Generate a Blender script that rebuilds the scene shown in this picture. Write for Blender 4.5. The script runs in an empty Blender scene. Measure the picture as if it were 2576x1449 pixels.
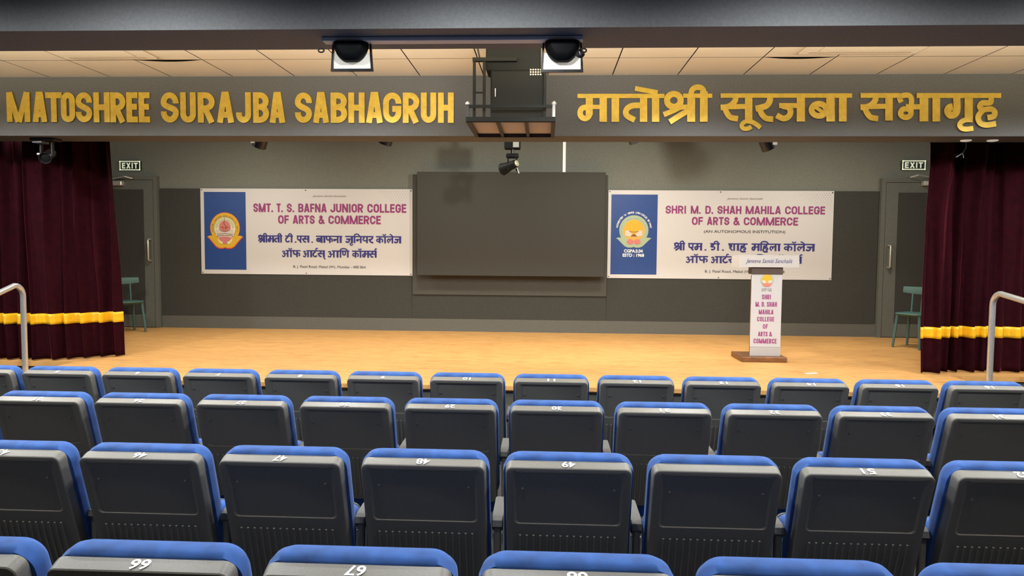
import bpy, bmesh, math, random
from mathutils import Vector, Matrix
random.seed(7)
scene = bpy.context.scene
PI = math.pi

# ------------------------------------------------------------------ camera
W_PX, H_PX, F_PX = 2576.0, 1449.0, 1780.07
YAW, PIT, ROL = 0.04672, 0.05617, 0.00798
CAM = Vector((0.0, 0.0, 1.78))
FW = Vector((-math.sin(YAW)*math.cos(PIT), math.cos(YAW)*math.cos(PIT), -math.sin(PIT)))
RT0 = Vector((math.cos(YAW), math.sin(YAW), 0.0))
UP0 = RT0.cross(FW)
RT = RT0*math.cos(ROL) + UP0*math.sin(ROL)
UP = UP0*math.cos(ROL) - RT0*math.sin(ROL)
cd = bpy.data.cameras.new('camera')
cam = bpy.data.objects.new('camera', cd)
scene.collection.objects.link(cam)
m3 = Matrix((RT, UP, -FW)).transposed()
cam.matrix_world = Matrix.Translation(CAM) @ m3.to_4x4()
cd.sensor_width = 36.0
cd.sensor_fit = 'HORIZONTAL'
cd.lens = 36.0*F_PX/W_PX
cd.clip_start = 0.05
scene.camera = cam

# ------------------------------------------------------------------ world, exposure, lamps
world = bpy.data.worlds.new('world')
world.use_nodes = True
world.node_tree.nodes['Background'].inputs[0].default_value = (0.012, 0.012, 0.011, 1)
world.node_tree.nodes['Background'].inputs[1].default_value = 1.0
scene.world = world
vs = scene.view_settings
vs.view_transform = 'Standard'
vs.look = 'None'
vs.exposure = -0.22
vs.gamma = 1.0
vs.use_curve_mapping = False

WARM = (1.0, 0.91, 0.77)
NEUT = (1.0, 0.96, 0.89)
COOL = (0.93, 0.97, 1.0)

def add_spot(name, loc, target, energy, color, size, blend, radius):
    l = bpy.data.lights.new(name, 'SPOT')
    l.energy = energy; l.color = color; l.spot_size = math.radians(size); l.spot_blend = blend
    l.shadow_soft_size = radius
    o = bpy.data.objects.new(name, l); scene.collection.objects.link(o)
    o.location = loc
    o.rotation_euler = (Vector(target)-Vector(loc)).to_track_quat('-Z', 'Y').to_euler()
    return o

def add_area(name, loc, target, energy, color, sx, sy, spread=180):
    l = bpy.data.lights.new(name, 'AREA')
    l.energy = energy; l.color = color; l.shape = 'RECTANGLE'; l.size = sx; l.size_y = sy
    l.spread = math.radians(spread)
    o = bpy.data.objects.new(name, l); scene.collection.objects.link(o)
    o.location = loc
    o.rotation_euler = (Vector(target)-Vector(loc)).to_track_quat('-Z', 'Y').to_euler()
    return o

# downlights in the hall ceiling: a row between the two beams, rows over the seats
for x in (-6.4, -4.8, -3.25, -1.75, 1.3, 2.75, 4.3, 5.9):
    add_spot('downlight', (x, 5.10, 3.29), (x, 5.10, 0), 215, COOL, 157, 0.35, 0.07)
for i in range(7):
    x = -5.6 + i*1.75
    add_spot('downlight', (x, 2.95, 3.29), (x, 2.95, 0), 135, COOL, 168, 0.45, 0.07)
for i in range(7):
    x = -5.6 + i*1.75
    add_spot('downlight', (x, 1.75, 3.29), (x, 1.75, 0), 86, NEUT, 100, 0.5, 0.07)
for x in (-4.5, -1.5, 1.5, 4.5):  # added fill row behind the camera, lifting the seat backs
    add_spot('downlight', (x, -1.2, 3.29), (x, -1.2, 0), 25, WARM, 150, 0.5, 0.07)
# added fill lamp, unseen behind the near beam, brightening the tiled ceiling
add_area('ceiling_fill', (-0.3, 4.36, 3.0), (-0.3, 4.75, 3.4), 275, (1.0, 0.85, 0.60), 13.0, 0.08, 105)
# stage lamps above the stage, behind the lettered beam
for x in (-4.0, -1.4, 1.2, 3.6):
    add_area('stage_light', (x, 8.1, 3.55), (x, 8.5, 0.6), 45, WARM, 0.5, 0.3, 150)
# lamps just behind the beam throw the soft lamp shadows on the back wall
for x, e in ((-5.3, 70), (0.5, 190), (5.3, 60)):
    add_spot('stage_wash', (x, 6.92, 3.03), (x-.2, 9.8, 2.2), e, (1.0, 0.96, 0.86), 165, 0.4, 0.06)
# the two flood lamps on the bar under the near beam
for x in (-1.07, 0.10):
    add_spot('flood_light', (x, 4.14, 2.82), (x*1.5, 8.6, 1.2), 80, NEUT, 95, 0.6, 0.09)

# ------------------------------------------------------------------ helpers
def ray(px, py):
    return FW + RT*((px-W_PX/2)/F_PX) - UP*((py-H_PX/2)/F_PX)
def PY(px, py, y):
    d = ray(px, py); t = (y-CAM.y)/d.y
    return CAM + d*t
def PZ(px, py, z):
    d = ray(px, py); t = (z-CAM.z)/d.z
    return CAM + d*t

def link(o):
    scene.collection.objects.link(o)

class MB:
    def __init__(s):
        s.v = []; s.f = []
    def add(s, vs_, fs):
        n = len(s.v)
        s.v += [tuple(p) for p in vs_]
        s.f += [tuple(n+i for i in f) for f in fs]
    def box(s, x0, x1, y0, y1, z0, z1, bev=0.0, seg=2):
        if bev <= 0:
            p = [(x0,y0,z0),(x1,y0,z0),(x1,y1,z0),(x0,y1,z0),(x0,y0,z1),(x1,y0,z1),(x1,y1,z1),(x0,y1,z1)]
            s.add(p, [(0,3,2,1),(4,5,6,7),(0,1,5,4),(1,2,6,5),(2,3,7,6),(3,0,4,7)])
        else:
            bm = bmesh.new()
            bmesh.ops.create_cube(bm, size=1.0)
            for v in bm.verts:
                v.co = Vector(((x0+x1)/2+v.co.x*(x1-x0), (y0+y1)/2+v.co.y*(y1-y0), (z0+z1)/2+v.co.z*(z1-z0)))
            bmesh.ops.bevel(bm, geom=bm.edges[:], offset=bev, segments=seg, affect='EDGES', profile=0.5)
            bm.verts.index_update()
            s.add([v.co for v in bm.verts], [[v.index for v in f.verts] for f in bm.faces])
            bm.free()
        return s
    def obox(s, c, ax, ay, az, hx, hy, hz):
        c = Vector(c); p = []
        for k in (-1, 1):
            for (i, j) in ((-1,-1),(1,-1),(1,1),(-1,1)):
                p.append(c + ax*(hx*i) + ay*(hy*j) + az*(hz*k))
        s.add(p, [(0,3,2,1),(4,5,6,7),(0,1,5,4),(1,2,6,5),(2,3,7,6),(3,0,4,7)])
        return s
    def tube(s, pts, r, n=12, cap=True, r1=None):
        pts = [Vector(p) for p in pts]
        N = len(pts); rings = []
        up = None
        for i, p in enumerate(pts):
            t = (pts[min(i+1, N-1)]-pts[max(i-1, 0)]).normalized()
            if up is None:
                up = Vector((0,0,1)) if abs(t.z) < .9 else Vector((1,0,0))
            a = (up - t*up.dot(t)).normalized(); b = t.cross(a); up = a
            rr_ = r if r1 is None else r + (r1-r)*i/(N-1)
            rings.append([p + a*(rr_*math.cos(2*PI*k/n)) + b*(rr_*math.sin(2*PI*k/n)) for k in range(n)])
        s.loft(rings, cap)
        return s
    def loft(s, rings, cap=True, cap0=None):
        n = len(rings[0]); base = len(s.v)
        vs_ = [p for r in rings for p in r]
        fs = []
        for i in range(len(rings)-1):
            for k in range(n):
                fs.append((i*n+k, i*n+(k+1) % n, (i+1)*n+(k+1) % n, (i+1)*n+k))
        c0 = cap if cap0 is None else cap0
        if c0: fs.append(tuple(reversed(range(n))))
        if cap: fs.append(tuple((len(rings)-1)*n+k for k in range(n)))
        s.add(vs_, fs)
        return s
    def lathe(s, prof, c, axis=Vector((0,0,1)), n=24):
        axis = Vector(axis).normalized(); c = Vector(c)
        a = axis.orthogonal().normalized(); b = axis.cross(a)
        rings = [[c + axis*h + a*(r*math.cos(2*PI*k/n)) + b*(r*math.sin(2*PI*k/n)) for k in range(n)] for (r, h) in prof]
        s.loft(rings, True)
        return s
    def grid(s, rows):
        n = len(rows[0]); m = len(rows)
        s.add([p for r in rows for p in r], [(i*n+k, i*n+k+1, (i+1)*n+k+1, (i+1)*n+k) for i in range(m-1) for k in range(n-1)])
        return s
    def mesh(s, name, off=None, smooth=False, angle=40):
        me = bpy.data.meshes.new(name)
        v = s.v if off is None else [(p[0]-off[0], p[1]-off[1], p[2]-off[2]) for p in s.v]
        me.from_pydata(v, [], s.f)
        me.validate()
        bm = bmesh.new(); bm.from_mesh(me)
        bmesh.ops.recalc_face_normals(bm, faces=bm.faces[:])
        if smooth:
            for f in bm.faces: f.smooth = True
            lim = math.radians(angle)
            for e in bm.edges:
                if len(e.link_faces) == 2 and e.calc_face_angle(0) > lim: e.smooth = False
        bm.to_mesh(me); bm.free()
        return me

def root_loc(o):
    p = Vector((0,0,0))
    while o is not None:
        p += Vector(o.location); o = o.parent
    return p

def obj(name, mb, mat, parent=None, smooth=False, local=False, angle=40):
    off = None
    if parent is not None and not local: off = root_loc(parent)
    me = mb.mesh(name, off, smooth, angle)
    me.materials.append(mat)
    o = bpy.data.objects.new(name, me); link(o)
    if parent is not None: o.parent = parent
    return o

def thing(name, label, cat, loc=(0,0,0), group=None):
    o = bpy.data.objects.new(name, None); link(o)
    o.empty_display_size = 0.1
    o.location = loc
    o['label'] = label; o['category'] = cat
    if group: o['group'] = group
    return o

def tag(o, label, cat, group=None):
    o['label'] = label; o['category'] = cat
    if group: o['group'] = group
    return o

def struct(name, mb, mat, label=None, parent=None, smooth=False):
    o = obj(name, mb, mat, parent, smooth)
    if parent is None:
        o['kind'] = 'structure'
        if label: o['label'] = label
    return o

# ------------------------------------------------------------------ materials
def mat(name, col, rough=0.6, metal=0.0, spec=0.5, noise=None, bump=None, sheen=None, coat=None, emit=None):
    m = bpy.data.materials.new(name); m.use_nodes = True
    nt = m.node_tree; b = nt.nodes['Principled BSDF']
    b.inputs['Base Color'].default_value = (*col, 1)
    b.inputs['Roughness'].default_value = rough
    b.inputs['Metallic'].default_value = metal
    b.inputs['Specular IOR Level'].default_value = spec
    if sheen:
        b.inputs['Sheen Weight'].default_value = sheen[0]
        b.inputs['Sheen Tint'].default_value = (*sheen[1], 1)
        b.inputs['Sheen Roughness'].default_value = sheen[2]
    if coat:
        b.inputs['Coat Weight'].default_value = coat[0]; b.inputs['Coat Roughness'].default_value = coat[1]
    if emit:
        b.inputs['Emission Color'].default_value = (*emit[0], 1); b.inputs['Emission Strength'].default_value = emit[1]
    tc = None
    if noise or bump:
        tc = nt.nodes.new('ShaderNodeTexCoord')
    if noise:      # (scale, amount, detail)
        n = nt.nodes.new('ShaderNodeTexNoise'); n.inputs['Scale'].default_value = noise[0]
        n.inputs['Detail'].default_value = noise[2] if len(noise) > 2 else 3
        nt.links.new(tc.outputs['Object'], n.inputs['Vector'])
        r = nt.nodes.new('ShaderNodeValToRGB')
        k = noise[1]
        r.color_ramp.elements[0].position = 0.3; r.color_ramp.elements[1].position = 0.7
        r.color_ramp.elements[0].color = (*[c*(1-k) for c in col], 1)
        r.color_ramp.elements[1].color = (*[min(1, c*(1+k)) for c in col], 1)
        nt.links.new(n.outputs['Fac'], r.inputs['Fac'])
        nt.links.new(r.outputs['Color'], b.inputs['Base Color'])
    if bump:       # (scale, strength, distance)
        n2 = nt.nodes.new('ShaderNodeTexNoise'); n2.inputs['Scale'].default_value = bump[0]
        n2.inputs['Detail'].default_value = 2
        nt.links.new(tc.outputs['Object'], n2.inputs['Vector'])
        bp = nt.nodes.new('ShaderNodeBump'); bp.inputs['Strength'].default_value = bump[1]
        bp.inputs['Distance'].default_value = bump[2]
        nt.links.new(n2.outputs['Fac'], bp.inputs['Height'])
        nt.links.new(bp.outputs['Normal'], b.inputs['Normal'])
    return m

M = {}
M['beam'] = mat('charcoal_paint_lightened', (0.165, 0.167, 0.168), 0.75, noise=(60, 0.10), bump=(220, 0.25, 0.002))  # same paint as the lettered beam, lightened to stand in for light
M['beam_sign'] = mat('charcoal_paint_darkened', (0.100, 0.101, 0.100), 0.75, noise=(60, 0.10), bump=(220, 0.25, 0.002))  # same paint as the near beam, darkened to deepen its shading
M['ceiling'] = mat('cream_mineral_tile', (0.80, 0.74, 0.62), 0.9, noise=(120, 0.05))
M['void'] = mat('dark_void', (0.02, 0.018, 0.015), 0.9)
M['wall'] = mat('grey_green_wall_paint', (0.165, 0.172, 0.142), 0.8, noise=(40, 0.08), bump=(200, 0.2, 0.002))
M['panel'] = mat('dark_acoustic_cloth', (0.038, 0.038, 0.032), 0.9, noise=(90, 0.16))
M['board'] = mat('dark_board', (0.037, 0.036, 0.029), 0.8, noise=(70, 0.12))
M['plate'] = mat('dark_backing_plate', (0.056, 0.055, 0.045), 0.8, noise=(70, 0.1))
M['skirt'] = mat('grey_skirting', (0.100, 0.099, 0.084), 0.75, noise=(60, 0.1))
M['door'] = mat('grey_green_door_paint', (0.115, 0.120, 0.102), 0.7, noise=(50, 0.08))
M['side'] = mat('dark_side_wall', (0.05, 0.05, 0.05), 0.85)
M['carpet'] = mat('dark_grey_carpet', (0.035, 0.035, 0.037), 0.95, noise=(150, 0.3))
M['plastic'] = mat('black_seat_plastic', (0.165, 0.159, 0.140), 0.45, spec=0.5, noise=(300, 0.15), bump=(450, 0.12, 0.001))
M['blue'] = mat('blue_seat_fabric', (0.027, 0.086, 0.295), 0.85, spec=0.2, noise=(17, 0.30, 6), sheen=(0.35, (0.45, 0.6, 1.0), 0.5))
M['armrest'] = mat('dark_grey_armrest', (0.10, 0.10, 0.095), 0.55, noise=(200, 0.15))
M['steel_post'] = mat('light_painted_steel', (0.80, 0.80, 0.77), 0.4, metal=0.3)
M['screw'] = mat('screw_cap', (0.30, 0.30, 0.29), 0.35, metal=0.8)
M['white'] = mat('white_vinyl', (0.86, 0.86, 0.84), 0.5)
M['gold'] = mat('brushed_gold_letter', (0.48, 0.325, 0.030), 0.38, metal=0.35, noise=(25, 0.12, 4))
M['velvet'] = mat('maroon_velvet', (0.020, 0.0014, 0.0038), 0.9, spec=0.08, noise=(18, 0.25), sheen=(0.5, (0.80, 0.10, 0.15), 0.20))
M['band'] = mat('yellow_satin', (0.86, 0.47, 0.012), 0.35, noise=(14, 0.12), sheen=(0.2, (1, .8, .3), .3))
M['banner'] = mat('white_banner_vinyl', (0.61, 0.60, 0.59), 0.55)
M['banner_blue'] = mat('blue_print', (0.015, 0.058, 0.235), 0.5, noise=(20, 0.08))
M['magenta'] = mat('magenta_print', (0.27, 0.035, 0.165), 0.55)
M['navy'] = mat('navy_print', (0.03, 0.03, 0.20), 0.55)
M['ink'] = mat('black_print', (0.05, 0.05, 0.05), 0.6)
M['grey_ink'] = mat('grey_print', (0.28, 0.25, 0.22), 0.6)
M['y_print'] = mat('yellow_print', (0.68, 0.40, 0.02), 0.55)
M['r_print'] = mat('red_print', (0.60, 0.06, 0.06), 0.55)
M['p_print'] = mat('pink_print', (0.60, 0.19, 0.17), 0.55)
M['pale_print'] = mat('pale_yellow_print', (0.72, 0.70, 0.40), 0.55)
M['green_print'] = mat('pale_green_print', (0.36, 0.46, 0.30), 0.55)
M['orange_print'] = mat('orange_print', (0.66, 0.38, 0.07), 0.55)
M['cream_print'] = mat('cream_print', (0.60, 0.55, 0.47), 0.55)
M['brown_print'] = mat('brown_print', (0.20, 0.05, 0.02), 0.55)
M['exit_glow'] = mat('pale_exit_letter', (0.85, 0.90, 0.72), 0.5, emit=((0.85, 0.92, 0.70), 0.45))
M['exit_dark'] = mat('dark_exit_plate', (0.012, 0.03, 0.022), 0.4)
M['steel'] = mat('brushed_stainless', (0.62, 0.61, 0.57), 0.32, metal=0.65, noise=(90, 0.1))
M['black_metal'] = mat('black_metal', (0.012, 0.012, 0.013), 0.35, spec=0.6)
M['dark_body'] = mat('dark_grey_housing', (0.007, 0.008, 0.008), 0.6, spec=0.12)
M['grey_metal'] = mat('grey_painted_bar', (0.17, 0.18, 0.20), 0.5)
M['bar_paint'] = mat('pale_bar_paint', (0.78, 0.76, 0.74), 0.45)
M['ply'] = mat('beige_tray_board', (0.52, 0.45, 0.36), 0.7)
M['conduit'] = mat('white_conduit_glowing', (0.88, 0.88, 0.80), 0.5, emit=((1.0, 0.98, 0.85), 0.35))  # emission added to brighten the conduit, which is no lamp
M['chair'] = mat('teal_plastic', (0.055, 0.125, 0.112), 0.5)
M['lectern_wood'] = mat('brown_lectern_wood', (0.16, 0.065, 0.022), 0.45, noise=(14, 0.3))
M['lectern_dark'] = mat('dark_lectern_top', (0.075, 0.052, 0.042), 0.5)
M['lectern_white'] = mat('white_lectern_panel', (0.50, 0.50, 0.51), 0.5)
M['desk_white'] = mat('white_desk_strip', (0.52, 0.50, 0.48), 0.5)
M['frosted'] = mat('clear_pale_skirt', (0.42, 0.41, 0.40), 0.35)
M['gel'] = mat('pale_lamp_gel', (0.86, 0.82, 0.74), 0.4, emit=((1, 0.93, 0.8), 0.35))
M['lens'] = mat('lamp_lens', (0.35, 0.33, 0.22), 0.2, spec=0.8)
M['paper'] = mat('white_paper', (0.85, 0.82, 0.75), 0.7)
M['alu'] = mat('pale_aluminium', (0.62, 0.61, 0.56), 0.35, metal=0.6)
M['pin'] = mat('dark_pin', (0.03, 0.03, 0.03), 0.5)

def wood_floor():
    m = bpy.data.materials.new('oak_stage_boards'); m.use_nodes = True
    nt = m.node_tree; b = nt.nodes['Principled BSDF']
    tc = nt.nodes.new('ShaderNodeTexCoord')
    mp = nt.nodes.new('ShaderNodeMapping'); mp.inputs['Scale'].default_value = (1.1, 9.0, 1.0)
    nt.links.new(tc.outputs['Object'], mp.inputs['Vector'])
    n = nt.nodes.new('ShaderNodeTexNoise'); n.inputs['Scale'].default_value = 4.0; n.inputs['Detail'].default_value = 6
    n.inputs['Distortion'].default_value = 0.6
    nt.links.new(mp.outputs['Vector'], n.inputs['Vector'])
    r = nt.nodes.new('ShaderNodeValToRGB')
    e = r.color_ramp.elements
    e[0].position = 0.34; e[0].color = (0.45, 0.216, 0.064, 1)
    e[1].position = 0.62; e[1].color = (0.62, 0.335, 0.112, 1)
    a = e.new(0.45); a.color = (0.56, 0.302, 0.100, 1)
    nt.links.new(n.outputs['Fac'], r.inputs['Fac'])
    mp2 = nt.nodes.new('ShaderNodeMapping'); mp2.inputs['Scale'].default_value = (3.2, 42.0, 1.0)
    nt.links.new(tc.outputs['Object'], mp2.inputs['Vector'])
    n2 = nt.nodes.new('ShaderNodeTexNoise'); n2.inputs['Scale'].default_value = 3.0; n2.inputs['Detail'].default_value = 3
    nt.links.new(mp2.outputs['Vector'], n2.inputs['Vector'])
    r2 = nt.nodes.new('ShaderNodeValToRGB')
    r2.color_ramp.elements[0].position = 0.30; r2.color_ramp.elements[0].color = (0.55, 0.45, 0.36, 1)
    r2.color_ramp.elements[1].position = 0.42; r2.color_ramp.elements[1].color = (1, 1, 1, 1)
    nt.links.new(n2.outputs['Fac'], r2.inputs['Fac'])
    mx = nt.nodes.new('ShaderNodeMix'); mx.data_type = 'RGBA'; mx.blend_type = 'MULTIPLY'
    mx.inputs[0].default_value = 0.55
    nt.links.new(r.outputs['Color'], mx.inputs[6]); nt.links.new(r2.outputs['Color'], mx.inputs[7])
    nt.links.new(mx.outputs[2], b.inputs['Base Color'])
    b.inputs['Roughness'].default_value = 0.55
    b.inputs['Specular IOR Level'].default_value = 0.3
    return m
M['wood'] = wood_floor()

# ------------------------------------------------------------------ lettering
def catmull(pts, k=6):
    if len(pts) < 3: return pts
    out = []
    P = [pts[0]] + list(pts) + [pts[-1]]
    for i in range(1, len(P)-2):
        p0, p1, p2, p3 = P[i-1], P[i], P[i+1], P[i+2]
        for j in range(k):
            t = j/k; t2 = t*t; t3 = t2*t
            out.append(tuple(0.5*((2*p1[d]) + (-p0[d]+p2[d])*t + (2*p0[d]-5*p1[d]+4*p2[d]-p3[d])*t2 + (-p0[d]+3*p1[d]-3*p2[d]+p3[d])*t3) for d in (0, 1)))
    out.append(pts[-1])
    return out

def stroke_faces(mb, pts, w, T, depth, closed=False):
    """pts: 2D polyline, w: stroke width, T: maps 2D -> 3D front point, depth: 3D vector to the back"""
    n = len(pts); L = []; Rr = []
    for i in range(n):
        if closed: a, b = pts[(i-1) % n], pts[(i+1) % n]
        else: a, b = pts[max(i-1, 0)], pts[min(i+1, n-1)]
        p = pts[i]
        def nrm(u, v):
            dx, dy = v[0]-u[0], v[1]-u[1]; l = math.hypot(dx, dy) or 1e-9
            return (-dy/l, dx/l)
        if closed or 0 < i < n-1:
            n1 = nrm(a, p); n2 = nrm(p, b)
            mx, my = n1[0]+n2[0], n1[1]+n2[1]; l = math.hypot(mx, my) or 1e-9
            mx, my = mx/l, my/l
            k = 1/max(0.5, mx*n1[0]+my*n1[1])
        else:
            mx, my = nrm(a, b); k = 1
        L.append((p[0]+mx*w/2*k, p[1]+my*w/2*k)); Rr.append((p[0]-mx*w/2*k, p[1]-my*w/2*k))
    mb.k = getattr(mb, 'k', -1)+1
    sh = depth*(-0.012*(mb.k % 25))
    vs_ = []
    for i in range(n):
        fl, fr = T(L[i])+sh, T(Rr[i])+sh
        vs_ += [fl, fr, fr+depth, fl+depth]
    fs = []
    seg = n if closed else n-1
    for i in range(seg):
        j = (i+1) % n
        for q in range(4):
            fs.append((i*4+q, i*4+(q+1) % 4, j*4+(q+1) % 4, j*4+q))
    if not closed:
        fs += [(3, 2, 1, 0), tuple((n-1)*4+q for q in range(4))]
    mb.add(vs_, fs)

def arc(cx, cy, rx, ry, a0, a1, n=8):
    return [(cx+rx*math.cos(math.radians(a0+(a1-a0)*i/n)), cy+ry*math.sin(math.radians(a0+(a1-a0)*i/n))) for i in range(n+1)]

CW = {'M': .74, 'A': .53, 'T': .47, 'E': .41, 'L': .40, 'F': .40, 'J': .46, 'N': .54, '&': .60, 'X': .52, '.': .17, ' ': .24, 'I': .19}
def caps(ch, w, t):
    """condensed grotesque capitals: strokes [(pts, closed)] in units of the cap height"""
    a = t/2; l, r, b, T = a, w-a, a, 1-a
    rx = (r-l)/2; ry = min(rx*1.15, .25); cx = w/2
    S = []
    hi, lo = min(.66, T-ry-.03), max(.34, b+ry+.03)
    if ch == 'H': S = [[(l,0),(l,1)], [(r,0),(r,1)], [(l,.5),(r,.5)]]
    elif ch == 'E': S = [[(l,0),(l,1)], [(l,T),(w,T)], [(l,.52),(w*.93,.52)], [(l,b),(w,b)]]
    elif ch == 'F': S = [[(l,0),(l,1)], [(l,T),(w,T)], [(l,.50),(w*.93,.50)]]
    elif ch == 'L': S = [[(l,0),(l,1)], [(l,b),(w,b)]]
    elif ch == 'I': S = [[(w/2,0),(w/2,1)]]
    elif ch == 'T': S = [[(0,T),(w,T)], [(cx,0),(cx,1)]]
    elif ch == 'M': S = [[(l,0),(l,1)], [(r,0),(r,1)], [(l+t*.02,1),(cx-t*.06,0)], [(r-t*.02,1),(cx+t*.06,0)]]
    elif ch == 'N': S = [[(l,0),(l,1)], [(r,0),(r,1)], [(l,1-.02),(r,.02)]]
    elif ch == 'A': S = [[(l,0),(cx-t*.12,1)], [(r,0),(cx+t*.12,1)], [(l+.04,.26),(r-.04,.26)], [(cx-t*.55,T+.02),(cx+t*.55,T+.02)]]
    elif ch == 'X': S = [[(l,0),(r,1)], [(l,1),(r,0)]]
    elif ch == 'O': S = [arc(cx, T-ry, rx, ry, 0, 180, 10) + arc(cx, b+ry, rx, ry, 180, 360, 10)]; return [(S[0], True)]
    elif ch == 'C': S = [[(r,hi)] + arc(cx, T-ry, rx, ry, 0, 180, 10) + arc(cx, b+ry, rx, ry, 180, 360, 10) + [(r,lo)]]
    elif ch == 'G': S = [[(r,hi)] + arc(cx, T-ry, rx, ry, 0, 180, 10) + arc(cx, b+ry, rx, ry, 180, 360, 10) + [(r,.52)], [(cx,.46),(w,.46)]]
    elif ch == 'S': S = [[(r,hi)] + arc(cx, T-ry, rx, ry, 0, 172, 10) + [((1-u)**3*l+3*(1-u)**2*u*l+3*(1-u)*u*u*r+u**3*r, (1-u)**3*(T-ry)+3*(1-u)**2*u*.50+3*(1-u)*u*u*.50+u**3*(b+ry)) for u in [k/12 for k in range(0, 13)]] + arc(cx, b+ry, rx, ry, -8, -180, 10) + [(l,lo)]]
    elif ch == 'U': S = [[(l,1)] + arc(cx, b+ry, rx, ry, 180, 360, 10) + [(r,1)]]
    elif ch == 'J': S = [[(r,1)] + arc(cx, b+ry, rx, ry, 0, -180, 10) + [(l,.34)]]
    elif ch in 'RPB':
        k = (T-.47)/2 if ch != 'B' else (T-.52)/2
        mid = .47 if ch != 'B' else .52
        S = [[(l,0),(l,1)], [(l,T)] + arc(r-k, T-k, k, k, 90, -90, 8) + [(l,mid)]]
        if ch == 'R': S += [[(r-k*1.1,.50),(r-.01,0)]]
        if ch == 'B':
            k2 = (mid-b)/2
            S += [[(l,mid)] + arc(r-k2+.01, b+k2, k2, k2, 90, -90, 8) + [(l,b)]]
    elif ch == 'D': S = [[(l,0),(l,1)], [(l,T)] + arc(r-rx, T-rx, rx, rx, 90, 0, 6) + arc(r-rx, b+rx, rx, rx, 0, -90, 6) + [(l,b)]]
    elif ch == '.': S = [[(w/2,0),(w/2,t)]]
    elif ch == '&': S = [[(w,.02),(w*.66,.34),(w*.28,.72)], catmull([(w*.28,.70),(w*.26,.84),(w*.44,.92),(w*.60,.82),(w*.50,.64)], 4), [(w*.54,.68),(w*.30,.50)], catmull([(w*.34,.53),(w*.14,.38),(w*.12,.18),(w*.34,.07),(w*.62,.16),(w*.88,.48)], 4)]
    return [(s, False) for s in S]

def caps_word(mb, word, x0, x1, t, T, depth, gap=.075):
    """lays the word between x0 and x1 of the 2D frame whose cap height is 1"""
    adv = 0; gl = []
    for ch in word:
        w = CW.get(ch, .50)
        gl.append((ch, adv, w)); adv += w + gap
    adv -= gap
    k = (x1-x0)/adv
    for ch, ax, w in gl:
        if ch == ' ': continue
        for pts, cl in caps(ch, w*k, t):
            stroke_faces(mb, [(x0+ax*k+p[0], p[1]) for p in pts], t, T, depth, cl)

# Devanagari glyphs: strokes (width, points[, closed]) in units where the body is 100 high, y down from the headline top
def ell(cx, cy, rx, ry, n=20): return [(cx+rx*math.cos(2*PI*i/n), cy+ry*math.sin(2*PI*i/n)) for i in range(n)]
DV = {}
def dv(name, adv, x0, y0, unit, strokes, pre=0):
    k = 100.0/unit
    S = []
    for st in strokes:
        w, pts = st[0], st[1]; cl = len(st) > 2 and st[2] == 'c'
        pts = [((p[0]-x0)*k, (p[1]-y0)*k) for p in pts]
        if len(pts) > 2 and not cl and not (len(st) > 2 and st[2] == 's'): pts = catmull(pts, 5)
        S.append((w*k, pts, cl))
    DV[name] = (adv, S)
dv('ma', 108, 226, 240, 303, [(76, [(354,262),(354,470)]), (60, ell(306,447,52,60), 'c'), (46, [(330,382),(504,382)]), (80, [(504,242),(504,543)])])
dv('aa', 47, 558, 240, 303, [(82, [(635,242),(635,543)])])
dv('ta', 93, 706, 240, 303, [(80, [(940,242),(940,543)]), (62, [(920,366),(825,368),(768,396),(748,440),(768,482),(846,524)])])
dv('o', 47, 995, 240, 303, [(80, [(1070,242),(1070,543)]), (52, [(848,182),(1092,228)])])
dv('shra', 115, 1150, 237, 306, [(66, ell(1267,312,74,70), 'c'), (56, [(1345,345),(1318,392),(1255,425),(1156,466)]), (50, [(1330,392),(1400,382),(1454,398)]), (60, [(1440,412),(1340,470),(1222,545)]), (86, [(1454,240),(1454,543)])])
dv('ii', 60, 1505, 237, 306, [(84, [(1590,215),(1590,543)]), (60, [(1456,262),(1456,220),(1478,185),(1525,169),(1572,185),(1590,225),(1591,262)])])
dv('sa', 116, 1772, 237, 303, [(62, [(1932,258),(1930,308),(1892,358),(1835,384),(1772,388)]), (60, [(1818,390),(1838,442),(1880,494),(1960,510)]), (54, [(1870,382),(2075,376)]), (80, [(2075,239),(2075,530)])])
dv('uu', 0, 2120, 237, 303, [(46, [(2085,530),(2030,545),(2000,580),(2018,614),(2066,616),(2106,596)]), (50, [(2040,532),(2110,545),(2165,575),(2202,608)])])
dv('ra', 68, 2140, 237, 303, [(66, [(2306,258),(2302,318),(2260,372),(2150,402)]), (62, [(2195,402),(2214,455),(2262,504),(2340,515)])])
dv('ja', 108, 270, 567, 263, [(76, [(509,569),(509,830)]), (46, [(308,683),(500,683)]), (54, [(335,686),(398,702),(414,745),(392,786),(345,802),(284,772)])])
dv('ba', 96, 575, 567, 263, [(78, [(784,569),(784,830)]), (54, ell(676,722,68,56), 'c'), (34, [(640,695),(724,752)])])
dv('bha', 112, 1400, 567, 263, [(48, [(1438,652),(1424,614),(1452,590),(1505,588),(1532,622),(1528,700),(1530,760)]), (50, ell(1480,752,48,40), 'c'), (48, [(1480,694),(1650,694)]), (80, [(1648,569),(1648,830)])])
dv('ga', 106, 1838, 567, 263, [(66, [(1950,592),(1953,715),(1932,762),(1892,770),(1868,738),(1880,704),(1915,694)]), (76, [(2062,569),(2062,805)])])
dv('ri', 0, 2110, 567, 263, [(46, [(2098,815),(2022,818),(1978,855),(2000,893),(2050,900),(2104,892)])])
dv('ha', 92, 2125, 567, 263, [(52, [(2268,590),(2262,652),(2190,660),(2165,690),(2188,720),(2270,716),(2304,748),(2288,784),(2235,794)]), (52, [(2195,722),(2150,782),(2166,840),(2222,862),(2314,850)])])
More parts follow.
